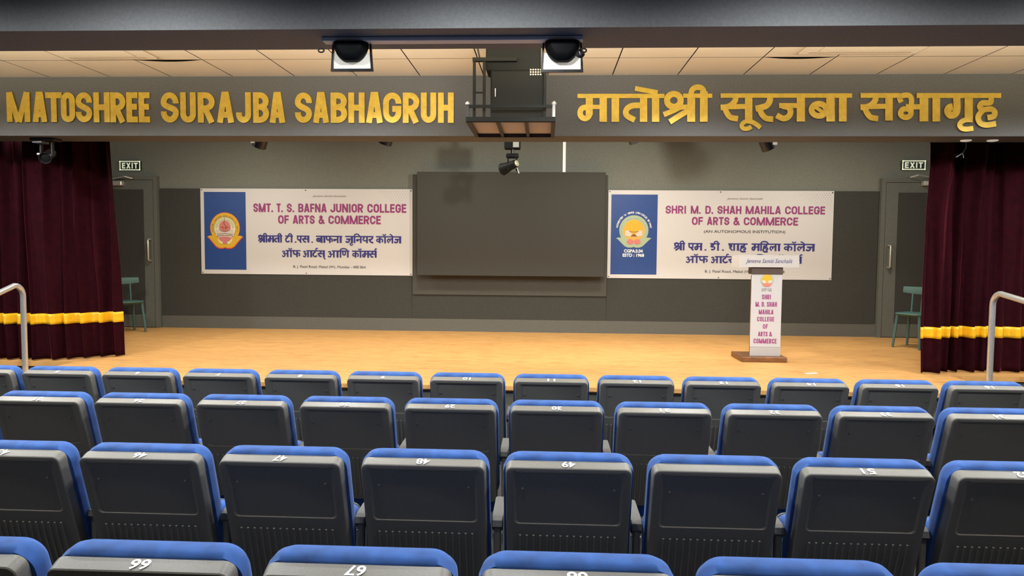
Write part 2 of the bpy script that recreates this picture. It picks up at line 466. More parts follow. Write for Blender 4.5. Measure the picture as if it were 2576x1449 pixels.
dv('tta', 80, 0, 0, 100, [(20, [(38,4),(38,28),(16,42),(10,64),(22,84),(46,90),(70,76)])])
dv('e', 84, 0, 0, 100, [(19, [(14,4),(14,46),(28,60),(50,60)]), (20, [(62,4),(62,58),(48,72),(56,84),(72,98)])])
dv('pha', 106, 0, 0, 100, [(20, [(12,4),(12,44),(26,58),(58,58)]), (22, [(58,0),(58,100)]), (18, [(58,58),(72,42),(90,48),(94,68),(84,84)])])
dv('na', 84, 0, 0, 100, [(16, [(16,52),(66,52)]), (20, ell(20,60,8,8,10), 'c'), (22, [(66,0),(66,100)])])
dv('u', 0, 0, 0, 100, [(15, [(-12,98),(-36,104),(-40,120),(-24,130),(-4,118)])])
dv('i', 36, 0, 0, 100, [(21, [(18,0),(18,100)]), (16, [(18,6),(18,-12),(38,-26),(68,-22),(88,4)])])
dv('im', 36, 0, 0, 100, [(21, [(18,0),(18,100)]), (16, [(18,6),(18,-12),(44,-26),(88,-22),(112,4)])])
dv('iim', 46, 0, 0, 100, [(22, [(24,-8),(24,100)]), (16, [(-22,4),(-20,-14),(0,-25),(18,-18),(24,4)])])
dv('ya', 84, 0, 0, 100, [(18, [(14,4),(26,26),(12,46),(28,66),(66,64)]), (22, [(66,0),(66,100)])])
dv('ka', 108, 0, 0, 100, [(21, [(54,0),(54,100)]), (16, ell(30,60,20,17), 'c'), (17, [(54,52),(74,40),(92,50),(94,72),(82,86)])])
dv('la', 100, 0, 0, 100, [(22, [(80,0),(80,100)]), (17, [(80,46),(58,40),(44,56),(44,74)]), (17, [(46,56),(26,40),(10,56),(14,78),(34,90)])])
dv('ek', 0, 0, 0, 100, [(15, [(-60,-24),(-40,-20),(-16,2)])])
dv('ok', 48, 0, 0, 100, [(22, [(22,0),(22,100)]), (14, [(-10,-28),(2,-14),(20,-14),(34,-28)])])
dv('a', 104, 0, 0, 100, [(16, [(6,26),(20,16),(36,26),(30,44),(18,49)]), (16, [(18,49),(40,60),(38,84),(22,93),(2,80)]), (14, [(34,56),(80,50)]), (22, [(80,0),(80,100)])])
dv('halant', 0, 0, 0, 100, [(15, [(-22,98),(6,128)])])
dv('reph', 0, 0, 0, 100, [(15, [(-22,4),(-26,-16),(-14,-28),(4,-22)])])
dv('nna', 100, 0, 0, 100, [(18, [(14,0),(14,52),(30,64),(46,52),(46,0)]), (22, [(80,0),(80,100)])])
dv('sha', 92, 0, 0, 100, [(17, ell(26,26,11,11,12), 'c'), (18, [(38,22),(40,46),(14,62)]), (18, [(18,60),(52,98)]), (22, [(72,0),(72,100)])])
dv('dda', 72, 0, 0, 100, [(19, [(40,4),(40,24),(18,30),(14,48),(44,50),(56,66),(42,86),(14,86)])])

def deva_word(mb, glyphs, x0, x1, T, depth, head=16):
    """T maps units (x across, y down from the headline, body = 100) to 3D"""
    adv = 0; lay = []
    for g in glyphs:
        a, S = DV[g]
        lay.append((adv, S)); adv += a
    k = (x1-x0)/adv
    for ax, S in lay:
        for w, pts, cl in S:
            stroke_faces(mb, [(x0+(ax+p[0])*k, p[1]) for p in pts], w, T, depth, cl)
    hx = x0 + (52*k if glyphs[0] == 'a' else 0)
    stroke_faces(mb, [(hx, head/2), (x1, head/2)], head, T, depth)

def text_mesh(name, s, size, M4, matl, parent, bold=0.0, shear=0.0, width=None, spacing=1.0):
    """text from the built-in font turned into a mesh; M4 maps text XY plane to the parent's space"""
    cu = bpy.data.curves.new('t', 'FONT'); cu.body = s; cu.size = size
    cu.align_x = 'CENTER'; cu.align_y = 'CENTER'; cu.offset = bold; cu.shear = shear; cu.space_character = spacing
    cu.resolution_u = 4
    to = bpy.data.objects.new('t', cu); link(to)
    dg = bpy.context.evaluated_depsgraph_get()
    me = bpy.data.meshes.new_from_object(to.evaluated_get(dg))
    bpy.data.objects.remove(to)
    bpy.data.curves.remove(cu)
    if width:
        xs = [v.co.x for v in me.vertices]
        if xs:
            c = (max(xs)+min(xs))/2; k = width/(max(xs)-min(xs))
            for v in me.vertices: v.co.x = (v.co.x-c)*k
    me.transform(M4)
    me.materials.clear(); me.materials.append(matl)
    me.name = name
    o = bpy.data.objects.new(name, me); link(o)
    if parent is not None: o.parent = parent
    return o

# ------------------------------------------------------------------ setting
STAGE = 0.613
YF, YB = 5.93, 9.82
YS0, YS1 = 6.40, 6.754           # lettered beam
ZS0, ZS1 = 2.784, 3.318          # its underside, the hall ceiling
YN0, YN1, ZN = 3.83, 4.22, 2.95  # near beam
SXL, SXR = -4.69, 3.82           # stage apron ends

b = MB()
prof = [(-4.0, 0.01), (1.75, 0.01), (2.7, 0.0), (3.7, -0.01), (4.6, -0.04), (5.95, -0.05)]
b.grid([[(-7.5, y, z) for (y, z) in prof], [(7.5, y, z) for (y, z) in prof]])
b.grid([[(-7.5, y, z-.15) for (y, z) in prof], [(7.5, y, z-.15) for (y, z) in prof]])
struct('floor', b, M['carpet'], 'dark carpeted floor under the rows of seats')

b = MB()
b.box(SXL, SXR, YF+.02, 6.80, STAGE-.05, STAGE)
b.box(-7.5, 7.5, 6.80, YB, STAGE-.05, STAGE)
b.box(SXL, SXR, YF, YF+.02, STAGE-.035, STAGE-.001)
struct('floor_stage', b, M['wood'], 'golden oak boards of the stage floor')
b = MB()
b.box(SXL+.02, SXR-.02, YF+.04, 6.80, -.05, STAGE-.05)
b.box(-7.5, 7.5, 6.82, YB, -.05, STAGE-.05)
struct('wall_stage_front', b, M['skirt'], 'dark grey front face of the stage')
def stairs(name, x0, x1, label):
    b = MB()
    for i, (y0, y1) in enumerate(((5.95, 6.22), (6.22, 6.52), (6.52, 6.80))):
        b.box(x0, x1, y0, y1, -.05, 0.15*(i+1))
    return struct(name, b, M['carpet'], label)
stairs('trim_3', -7.0, SXL-.005, 'dark carpeted steps at the left end of the stage')
stairs('trim_4', SXR+.005, 7.0, 'dark carpeted steps at the right end of the stage')

b = MB(); b.box(-7.5, 7.5, YB, YB+.15, STAGE-.1, 4.3)
struct('wall_back', b, M['wall'], 'grey green back wall of the stage')
b = MB(); b.box(-7.6, -7.5, -4.0, YB+.15, -.2, 4.3)
struct('wall_left', b, M['side'])
b = MB(); b.box(7.5, 7.6, -4.0, YB+.15, -.2, 4.3)
struct('wall_right', b, M['side'])
b = MB(); b.box(-7.6, 7.6, -4.15, -4.0, -.2, 4.3)
struct('wall_rear', b, M['side'])
b = MB(); b.box(-7.5, 7.5, YS0+.02, YB, 4.0, 4.1)
struct('ceiling_stage', b, M['void'], 'dark ceiling above the stage')

# acoustic panelling on the back wall
ZP1, ZP0 = 2.583, 0.79
def wall_panel(px0, px1, name):
    x0 = PY(px0, 640, YB).x; x1 = PY(px1, 640, YB).x
    b = MB(); b.box(x0, x1, YB-.025, YB, ZP0, ZP1)
    return struct(name, b, M['panel'])
wall_panel(408, 1037, 'wall_back_panel_left')
wall_panel(1037.5, 1526.5, 'wall_back_panel_centre')
wall_panel(1527, 2204, 'wall_back_panel_right')
x0 = PY(410, 810, YB).x; x1 = PY(2199, 830, YB).x
b = MB(); b.box(x0, x1, YB-.022, YB, STAGE, ZP0)
struct('baseboard_back', b, M['skirt'], 'grey skirting under the dark wall panels')

# beams
b = MB(); b.box(-7.5, 7.5, YS0, YS1, ZS0, 4.0)
struct('trim_1', b, M['beam_sign'], 'charcoal beam over the stage carrying the gold lettering')
b = MB(); b.box(-7.5, 7.5, YN0, YN1, ZN, 3.6)
struct('trim_2', b, M['beam'], 'charcoal beam crossing the hall in the foreground')

# tiled ceiling: separate tiles with dark joints
TILE = 0.5718
TX = -4.1956*0.953
b = MB()
g = 0.0045
yl = YS0
rowi = 0
bow_x = {(0, 1), (0, 10)}
while yl > -4.0:
    y1 = yl - (g if rowi else 0); y0 = yl-TILE+g
    k = -8
    while TX+k*TILE < 7.5:
        xa, xb = TX+k*TILE+g, TX+(k+1)*TILE-g
        xa, xb = max(xa, -7.5), min(xb, 7.5)
        if xb > xa and not (YN0-.0 < (y0+y1)/2 < YN1):
            if (rowi, k) in bow_x:
                n = 12
                near = [(xa+(xb-xa)*i/n, y0+.055*math.sin(PI*i/n), ZS1) for i in range(n+1)]
                far = [(xa+(xb-xa)*i/n, y1, ZS1) for i in range(n+1)]
                b.grid([near, far])
            else:
                b.add([(xa,y0,ZS1),(xb,y0,ZS1),(xb,y1,ZS1),(xa,y1,ZS1)], [(0,1,2,3)])
        k += 1
    yl -= TILE; rowi += 1
struct('ceiling', b, M['ceiling'], 'cream tiled ceiling of the hall')
b = MB(); b.box(-7.5, 7.5, -4.0, YS0, ZS1+.05, ZS1+.1)
struct('ceiling_void', b, M['void'])

# doors
def door(name, px_in, px_edge, side, label, ptop, pbot):
    """side -1: left of the stage (hinge hidden behind the curtain on the left)"""
    xe = PY(px_edge, 640, YB).x
    xi = PY(px_in, 640, YB).x
    w = 1.02*side
    x_far = xe+w
    z1 = 2.755
    b = MB()
    lo, hi = sorted((xe, x_far))
    b.box(lo, hi, YB-.05, YB-.001, STAGE, z1)
    root = struct(name, b, M['door'], label)
    fr = MB()
    e = sorted((xe, xe+.055*side)); fr.box(e[0], e[1], YB-.075, YB-.05, STAGE, z1)
    e2 = sorted((x_far, x_far-.055*side)); fr.box(e2[0], e2[1], YB-.075, YB-.05, STAGE, z1)
    fr.box(lo+.055, hi-.055, YB-.075, YB-.051, z1-.055, z1)
    obj('door_frame', fr, M['door'], root)
    leaf = MB()
    l2 = sorted((xe+.062*side, x_far-.062*side))
    leaf.box(l2[0], l2[1], YB-.07, YB-.051, STAGE+.01, z1-.062)
    lf = obj('door_leaf', leaf, M['door'], root)
    pn = MB(); p2 = sorted((xi, x_far-.15*side))
    pn.box(p2[0], p2[1], YB-.078, YB-.0701, ZP0+.02, ZP1-.02)
    obj('door_panel', pn, M['panel'], lf)
    return lf
d1 = door('door_1', 371, 405, -1, 'grey stage door partly hidden by the left curtain', 445, 818)
d2 = door('door_2', 2248, 2206, 1, 'grey stage door partly hidden by the right curtain', 445, 847)
def door_handle(root, px, py0, py1, bend):
    p1 = PY(px, py0, YB-.078); p0 = PY(px, py1, YB-.078)
    x = (p0.x+p1.x)/2; y = YB-.078
    pts = [(x,y,p1.z),(x,y-.05,p1.z),(x,y-.065,p1.z-.015),(x,y-.065,p0.z+.015),(x,y-.05,p0.z),(x,y,p0.z)]
    b = MB(); b.tube(pts, .0125, 10)
    obj('handle', b, M['alu'], root, True)
door_handle(d1, 379, 602, 655, 1)
door_handle(d2, 2234, 618, 673, 1)
def closer(root, side, pa, pb, pc):
    a, c = PY(*pa, YB-.12), PY(*pb, YB-.12)
    b = MB()
    b.box(min(a.x, a.x+.30*side), max(a.x, a.x+.30*side), YB-.15, YB-.071, c.z-.05, c.z+.015, .01)
    obj('door_closer', b, M['alu'], root)
    b = MB()
    e = PY(*pc, YB-.12)
    b.tube([(a.x+.12*side, YB-.16, a.z-.005), (e.x, YB-.20, e.z+.01), (e.x-.06*side, YB-.12, e.z-.01)], .009, 8)
    obj('closer_arm', b, M['alu'], root, True)
closer(d1, -1, (308, 449), (300, 458), (322, 447))
closer(d2, 1, (2322, 446), (2330, 458), (2302, 444))

# small round plates under the lettered beam
for px in (2430, 2497):
    p = PZ(px, 352.5, ZS0)
    b = MB(); b.lathe([(.045, 0), (.045, -.008), (.03, -.012)], (p.x, p.y, ZS0), (0,0,1), 20)
    o = obj('downlight_cap', b, M['gel'], None, True)
    tag(o, 'small pale round light under the beam, ' + ('left' if px == 2430 else 'right') + ' of two above the right curtain', 'light', 'small round lights under the beam')

# ------------------------------------------------------------------ gold lettering on the beam
YL = YS0-.0155
def sign_T(px, py): return PY(px, py, YL)
def gold_letters():
    D = Vector((0, .014, 0))
    z0 = [('M',65,280),('A',303,437),('T',425,577),('O',567,697),('S',703,855),('H',868,1018),('R',1023,1165),('E',1172,1277),('E',1285,1388),('S',1490,1655),('U',1670,1813),('R',1832,1988),('A',2007,2165),('J',2185,2323),('B',2343,2487)]
    L = [(c, a/3.6771, d/3.6771, 232.2, 306.8+2.2*i/14) for i, (c, a, d) in enumerate(z0)]
    z1 = [('A',288,432),('S',523,680),('A',690,837),('B',853,1003),('H',1017,1167),('A',1180,1335),('G',1338,1507),('R',1520,1673),('U',1687,1828),('H',1845,1990)]
    L += [(c, 600+a/3.6771, 600+d/3.6771, 232.8, 309) for c, a, d in z1]
    text = {0: 'first', 1: 'second', 2: 'third'}
    words = [('MATOSHREE', L[0:9]), ('SURAJBA', L[9:16]), ('SABHAGRUH', L[16:25])]
    for wname, ls in words:
        seen = {}
        for i, (c, xa, xb, yt, yb) in enumerate(ls):
            pm = sign_T((xa+xb)/2, yb)
            h = sign_T((xa+xb)/2, yt).z - pm.z
            wl = sign_T(xb, yb).x - sign_T(xa, yb).x
            mb = MB()
            T = lambda p, x=sign_T(xa, yb).x, z=pm.z, h=h: Vector((x+p[0]*h, YL, z+p[1]*h))
            t = .195
            for pts, cl in caps(c, wl/h, t):
                stroke_faces(mb, pts, t, T, D, cl)
            seen[c] = seen.get(c, 0)+1
            n = [q[0] for q in ls].count(c)
            o_ = {1: 'first ', 2: 'second ', 3: 'third '}[seen[c]] if n > 1 else ''
            o = obj('gold_letter', mb, M['gold'])
            tag(o, 'gold letter %s, the %s%s in the word %s on the beam' % (c, o_, c, wname), 'letter', 'gold English letters on the beam')
    # Hindi words: each word is joined by its headline, one piece each
    def rz5(g, x0, y0, unit):
        return [(w*unit/100, [(x0+p[0]*unit/100, y0+p[1]*unit/100) for p in pts], cl) for (w, pts, cl) in DV[g][1]]
    def put(label, items, sc, ox, oy, heads):
        mb = MB()
        c0 = PY(ox+items[0][1]/sc, oy+items[0][2]/sc, YL)
        T = lambda p: PY(ox+p[0]/sc, oy+p[1]/sc, YL)
        for g, x0, y0, unit in items:
            for w, pts, cl in rz5(g, x0, y0, unit):
                stroke_faces(mb, pts, w, T, D, cl)
        for (xa, xb, yc, w) in heads:
            stroke_faces(mb, [(xa, yc), (xb, yc)], w, T, D)
        return mb
    mb = put('', [('ma',226,240,303),('aa',558,240,303),('ta',706,240,303),('o',995,240,303),('shra',1150,237,306),('ii',1505,237,306)], 4.2933, 1400, 180, [(226,1166,264,46),(1366,1682,262,46)])
    tag(obj('gold_hindi_word', mb, M['gold']), 'gold Hindi word nearest the projector cage on the beam', 'sign', 'gold Hindi words on the beam')
    k = 4.2933/3.6771
    conv = lambda x: (1876-1400+x/3.6771)*4.2933
    cy = lambda y: (80-180+y/3.6771)*4.2933
    mb = put('', [('sa',1772,237,303),('uu',2120,237,303),('ra',2140,237,303),('ja',conv(270),cy(567),263*k),('ba',conv(575),cy(567),263*k),('aa',conv(830),cy(567),263*k)], 4.2933, 1400, 180, [(1772,conv(983),260,48)])
    tag(obj('gold_hindi_word', mb, M['gold']), 'middle gold Hindi word of the three on the beam', 'sign', 'gold Hindi words on the beam')
    mb = put('', [('sa',1062,567,263),('bha',1400,567,263),('aa',1695,567,263),('ga',1838,567,263),('ri',2110,567,263),('ha',2125,567,263)], 3.6771, 1876, 80, [(1062,1425,589,44),(1580,2362,590,46)])
    tag(obj('gold_hindi_word', mb, M['gold']), 'gold Hindi word at the right end of the beam, above the right curtain', 'sign', 'gold Hindi words on the beam')
gold_letters()

# ------------------------------------------------------------------ auditorium seats
UV_ = Vector((0, -0.287, 0.958)); NV = Vector((0, -0.958, -0.287))
ORG = Vector((0, 0.111, 0.429)); LU = 0.572
def BF(x, u, n): return ORG + Vector((x, 0, 0)) + UV_*u + NV*n
def rr(x0, x1, u0, u1, r, k=6):
    out = []
    for cx, cy, a0 in ((x1-r, u1-r, 0), (x0+r, u1-r, 90), (x0+r, u0+r, 180), (x1-r, u0+r, 270)):
        for i in range(k+1):
            a = math.radians(a0+90*i/k)
            out.append((cx+r*math.cos(a), cy+r*math.sin(a)))
    return out
def make_seat():
    root = thing('theatre_seat', '', 'seat')
    # dark plastic back shell with a recessed panel and ribs
    b = MB()
    rings = []
    for n, ins, r in ((-.004, 0.0, .030), (.006, .0, .030), (.037, .003, .026), (.0405, .0055, .024), (.042, .0095, .022)):
        rings.append([BF(x, u, n) for x, u in rr(-.238+ins, .238-ins, 0+ins, LU-ins, r)])
    rec = rr(-.205, .205, .318, LU-.022, .018)
    rings.append([BF(x, u, .042) for x, u in rec])
    rings.append([BF(x*.955, .319+(u-.318)*.965, .037) for x, u in rec])
    b.loft(rings, True, True)
    shell = obj('back_shell', b, M['plastic'], root, True, True, 28)
    rb = MB()
    for i in range(15):
        x = -.182 + i*.026
        for (hw, n0, n1) in ((.0045, .041, .0465),):
            p = [BF(x-hw, .03, n0), BF(x+hw, .03, n0), BF(x+hw, .268, n0), BF(x-hw, .268, n0),
                 BF(x-hw*.7, .03, n1), BF(x+hw*.7, .03, n1), BF(x+hw*.7, .266, n1), BF(x-hw*.7, .266, n1)]
            rb.add(p, [(0,3,2,1),(4,5,6,7),(0,1,5,4),(1,2,6,5),(2,3,7,6),(3,0,4,7)])
    obj('rib_panel', rb, M['plastic'], shell, False, True)
    for sx in (-1, 1):
        s = MB(); s.lathe([(.0062, -.001), (.0062, .0026), (.003, .004)], BF(sx*.172, .474, .037), NV, 10)
        obj('screw', s, M['screw'], shell, True, True)
    # blue upholstery
    c = MB(); rings = []
    for n, ins, r in ((-.001, .012, .055), (.006, .004, .060), (-.008, -.004, .062), (-.035, -.006, .064), (-.062, -.001, .062), (-.080, .012, .055), (-.089, .032, .045), (-.092, .070, .03)):
        rings.append([BF(x, u, n) for x, u in rr(-.243+ins, .243-ins, .02+ins, LU+.002-ins*.8, r, 8)])
    c.loft(rings[:1]+rings[2:], True, True)
    obj('back_cushion', c, M['blue'], root, True, True, 60)
    # tipped-up seat
    s = MB(); rings = []
    for y, ins, r in ((.150, .03, .03), (.156, .012, .04), (.175, .0, .05), (.215, .0, .05), (.232, .012, .045)):
        rings.append([Vector((x, y+.12*(z-.5), z)) for x, z in rr(-.232+ins, .232-ins, .33+ins, .69-ins, r)])
    s.loft(rings, True, True)
    obj('seat_cushion', s, M['blue'], root, True, True, 60)
    s = MB(); rings = []
    for y, ins, r in ((.233, .004, .045), (.262, .012, .04), (.268, .022, .035)):
        rings.append([Vector((x, y+.12*(z-.5), z)) for x, z in rr(-.232+ins, .232-ins, .33+ins, .69-ins, r)])
    s.loft(rings, True, True)
    obj('seat_shell', s, M['plastic'], root, True, True, 30)
    # armrest and standard on the right-hand side
    a = MB()
    prof = [(.045, .680), (.055, .702), (.075, .710), (.29, .714), (.315, .706), (.32, .684), (.30, .668), (.07, .656)]
    rings = []
    for x, k in ((.2535, .94), (.2565, 1.0), (.2935, 1.0), (.2965, .94)):
        rings.append([Vector((x, .17+(y-.17)*k, .69+(z-.69)*k)) for y, z in prof])
    a.loft(rings, True, True)
    obj('armrest', a, M['armrest'], root, False, True)
    l = MB()
    l.box(.262, .288, .055, .25, .03, .672, .004, 1)
    l.box(.245, .305, .03, .34, .0, .03, .004, 1)
    leg = obj('leg', l, M['plastic'], root, False, True)
    for xx in (.2545, .2895):
        e = MB(); e.box(xx, xx+.006, .075, .088, .03, .64)
        obj('leg_edge', e, M['steel_post'], leg, False, True)['label'] = 'pale metal edge of the seat post'
    return root
def copy_tree(o, parent=None):
    c = o.copy(); link(c)
    if parent is not None: c.parent = parent
    for ch in list(o.children): copy_tree(ch, c)
    return c
seat0 = make_seat()
kids0 = list(seat0.children)
TXT = Matrix((( -1, 0, 0), (0, NV.y, UV_.y), (0, NV.z, UV_.z))).to_4x4()   # columns: right, up, normal of the number
def put_number(root, s):
    M4 = Matrix.Translation(BF(0.0, LU+.0006, .0155)) @ TXT
    # follow the slight fall of the shell's top face
    text_mesh('seat_number', s, .048, M4, M['white'], [c for c in root.children if c.name.startswith('back_shell')][0], bold=.0010, shear=0.0, width=.0255*len(s))
ROWS = [  # first seat number, x of it, y, top height, first, last
    (6, -2.7031, 4.6397, 0.9487, 4, 17, 'row nearest the stage'),
    (26, -2.1342, 3.6904, 0.9807, 24, 34, 'second row from the stage'),
    (46, -1.5544, 2.7157, 0.9892, 45, 52, 'third row from the stage'),
    (66, -1.0133, 1.7920, 0.9946, 65, 70, 'row nearest the viewer')]
used = False
for n0, x0, y0, h, a, z, rowname in ROWS:
    for num in range(a, z+1):
        if not used: s = seat0; used = True
        else: s = copy_tree(seat0)
        s.location = (x0+.55*(num-n0), y0-.025, h-.990)
        vis = True; txt = str(num)
        if num in (50,): vis = False
        if num in (4, 17, 24, 65, 70): vis = False
        if num == 50: lab = 'blue and black theatre seat without a number between seats 49 and 51'
        elif num == 4: lab = 'blue and black theatre seat cut by the left edge, row nearest the stage'
        elif num == 17: lab = 'blue seat sliver at the right edge beside seat 16, row nearest the stage'
        elif num == 24: lab = 'blue seat sliver at the left edge beside seat 25, second row from the stage'
        elif num == 65: lab = 'theatre seat cut by the left edge of the picture, row nearest the viewer'
        elif num == 70: lab = 'theatre seat cut by the right bottom corner, row nearest the viewer'
        elif num == 34: lab = 'theatre seat at the right end beside seat 33, number worn away'
        else: lab = 'blue and black theatre seat numbered %d upside down, %s' % (num, rowname)
        s['label'] = lab; s['category'] = 'seat'; s['group'] = 'theatre seats in the ' + rowname
        SEATNUM = (s, txt, vis)
        if vis: s['_n'] = txt
for o in [o for o in scene.objects if '_n' in o.keys()]:
    t = o['_n']; del o['_n']
    put_number(o, t)

# ------------------------------------------------------------------ curtains
def curtain(name, label, xs, ybase, edge, zb, zt, amp, seed, zband, band_h):
    """xs: x positions; ybase(x): depth; edge(x, f): sideways drift with height f=0 bottom..1 top"""
    rnd = random.Random(seed)
    root_x = (xs[0]+xs[-1])/2
    root = thing(name, label, 'curtain', (root_x, ybase(root_x), STAGE))
    ph = []; p = 0; i = 0
    freq = [rnd.uniform(.75, 1.5) for _ in range(60)]
    aa = [rnd.uniform(.45, 1.15) for _ in range(60)]
    cum = 0; out = []
    for j, x in enumerate(xs):
        seg = int(cum/(2*PI)) % 60
        if j: cum += (xs[j]-xs[j-1])*2*PI/.155*freq[seg]
        s_ = math.sin(cum)
        out.append(((1.7*((1+math.cos(cum))/2)**2.6-.55)*aa[seg], math.sin(cum*.37+seed)))
    def pt(j, z, off=0.0):
        f = (z-zb)/(zt-zb)
        w = .45+.55*(1-f)
        o1, o2 = out[j]
        x = edge(xs[j], f) + .012*math.sin(6*f+o2*3)
        # neighbouring folds merge or fade towards the top
        return Vector((x, ybase(xs[j]) - amp*w*o1 - .03*o2*(.4+f) - off, z))
    nz = 44
    zs = [zb+(zt-zb)*i/nz for i in range(nz+1)]
    b = MB(); b.grid([[pt(j, z) for j in range(len(xs))] for z in zs])
    back = MB()
    cl = obj('drape', b, M['velvet'], root, True)
    md = cl.modifiers.new('thick', 'SOLIDIFY'); md.thickness = .010; md.offset = 0
    b = MB()
    zz = [zband+band_h*i/4 for i in range(5)]
    b.grid([[pt(j, z, .002) for j in range(len(xs))] for z in zz])
    bo = obj('yellow_band', b, M['band'], root, True)
    bo['label'] = 'yellow satin band across the curtain'
    md = bo.modifiers.new('thick', 'SOLIDIFY'); md.thickness = .024; md.offset = 0
    return root
zt = 2.93
# left curtain: main folds nearer, the leading edge swings back
xeb = PY(312, 893, 7.20).x; xet = PY(279, 357, 7.22).x
N = 560
xsL = [-7.3+(xeb+7.3)*i/N for i in range(N+1)]
def ybL(x):
    t = max(0, min(1, (x-(-5.0))/(xeb+5.0)))
    return 6.90 + .29*t*t*(3-2*t)
def edL(x, f):
    t = max(0, (x+7.3)/(xeb+7.3))
    return x + (xet-xeb)*f*t**1.5
curtain('stage_curtain', 'dark maroon velvet curtain with a yellow band at the left side of the stage', xsL, ybL, edL, STAGE+.012, zt, .075, 3, PY(120, 814, 6.93).z, PY(120, 788, 6.93).z-PY(120, 814, 6.93).z)
xb0 = PY(2319, 940, 6.86).x; xt0 = PY(2336, 362, 6.9).x
xsR = [xb0+(7.3-xb0)*i/N for i in range(N+1)]
def ybR(x):
    t = max(0, min(1, (x-xb0-.12)/.22))
    return 6.90 + .14*t*t*(3-2*t)
def edR(x, f):
    t = max(0, 1-(x-xb0)/3.0)
    return x + (xt0-xb0)*f*t + .035*math.sin(9*f)*t*max(0, f-.55)*2
curtain('stage_curtain', 'dark maroon velvet curtain with a yellow band at the right side of the stage', xsR, ybR, edR, STAGE+.012, zt, .075, 11, PY(2420, 850, 6.97).z, PY(2420, 822, 6.97).z-PY(2420, 850, 6.97).z)

# ------------------------------------------------------------------ banners on the back wall
YBN = YB-.035
def banner(name, label, corners, build):
    tl, tr, br, bl = [PY(*c, YBN) for c in corners]
    x0 = (tl.x+bl.x)/2; x1 = (tr.x+br.x)/2; z1 = (tl.z+tr.z)/2; z0 = (bl.z+br.z)/2
    root = thing(name, label, 'banner', ((x0+x1)/2, YBN, z0))
    b = MB(); b.box(x0, x1, YBN, YBN+.008, z0, z1)
    obj('sheet', b, M['banner'], root)
    for px, pz in ((x0+.02, z1-.02), (x1-.02, z1-.02), (x0+.02, z0+.02), (x1-.02, z0+.02), ((x0+x1)/2, z1-.02), ((x0+x1)/2, z0+.02)):
        p = MB(); p.lathe([(.008, 0), (.008, .004), (.003, .007)], (px, YBN, pz), (0,-1,0), 8)
        obj('pin', p, M['pin'], root)
    build(root, x0, x1, z0, z1)
    return root
YP = YBN-.0045     # print layer
def plate(root, name, m, pts, lay=1):
    b = MB(); n = len(pts)
    y = YBN-.0012*lay-.0008
    b.add([(p[0], y, p[1]) for p in pts]+[(p[0], y+.0010, p[1]) for p in pts], [tuple(range(n))]+[(i, (i+1) % n, n+(i+1) % n, n+i) for i in range(n)])
    return obj(name, b, m, root)
def caps_line(root, name, m, words, ox, oy, sc, yb, yt, t=.185, y=None):
    """words: (text, zoom x0, zoom x1); yb/yt are zoom y of base and top at the line's middle"""
    y = YP if y is None else y
    xm = (words[0][1]+words[-1][2])/2
    pb = PY(ox+xm/sc, oy+yb/sc, y); pt_ = PY(ox+xm/sc, oy+yt/sc, y)
    h = pt_.z-pb.z
    for w, xa, xb in words:
        mb = MB()
        X0 = PY(ox+xa/sc, oy+yb/sc, y).x; X1 = PY(ox+xb/sc, oy+yb/sc, y).x
        T = lambda p: Vector((X0+p[0]*h, y, pb.z+p[1]*h))
        caps_word(mb, w, 0, (X1-X0)/h, t, T, Vector((0, .0015, 0)))
        obj(name, mb, m, root)
def deva_line(root, name, m, words, ox, oy, sc, yh, yb, y=None):
    y = YP if y is None else y
    xm = (words[0][1]+words[-1][2])/2
    ph = PY(ox+xm/sc, oy+yh/sc, y); pb = PY(ox+xm/sc, oy+yb/sc, y)
    k = (ph.z-pb.z)/100
    for g, xa, xb in words:
        mb = MB()
        X0 = PY(ox+xa/sc, oy+yh/sc, y).x; X1 = PY(ox+xb/sc, oy+yh/sc, y).x
        T = lambda p: Vector((X0+p[0]*k, y, ph.z-p[1]*k))
        if g == '.':
            stroke_faces(mb, [(0, 92), ((X1-X0)/k, 92)], 16, T, Vector((0, .0015, 0)))
        else:
            deva_word(mb, g, 0, (X1-X0)/k, T, Vector((0, .0015, 0)))
        obj('full_stop' if g == '.' else name, mb, m, root)
FACE = Matrix(((1,0,0),(0,0,-1),(0,1,0))).to_4x4()
def small_text(root, name, m, s, px, py, size, width_px, y=None, bold=0, shear=0):
    y = YP if y is None else y
    c = PY(px, py, y)
    wd = PY(px+width_px/2, py, y).x-PY(px-width_px/2, py, y).x
    rl = root_loc(root)
    return text_mesh(name, s, size, Matrix.Translation(c-rl) @ FACE, m, root, bold, shear, wd)
def dots(root, x1, z1):
    b = MB()
    for i in range(9):
        for j in range(13-i):
            x = x1-.03-j*.036-(i % 2)*.018; z = z1-.03-i*.026
            r = .0055*(1-.05*(i+j*.6))
            if r < .002: continue
            b.add([(x+r*math.cos(PI*k/3), YP, z+r*math.sin(PI*k/3)) for k in range(6)], [tuple(range(6))])
    obj('dot_pattern', b, M['grey_ink'], root)
def circ(cx, cz, rx, rz, a0=0, a1=360, n=36):
    return [(cx+rx*math.cos(math.radians(a0+(a1-a0)*i/n)), cz+rz*math.sin(math.radians(a0+(a1-a0)*i/n))) for i in range(n if a1-a0 == 360 else n+1)]
def lineart(root, name, m, lines, w, lay):
    b = MB()
    for pts in lines:
        stroke_faces(b, pts, w, lambda p: Vector((p[0], YBN-.0012*lay-.0008, p[1])), Vector((0, .0008, 0)))
    return obj(name, b, m, root)
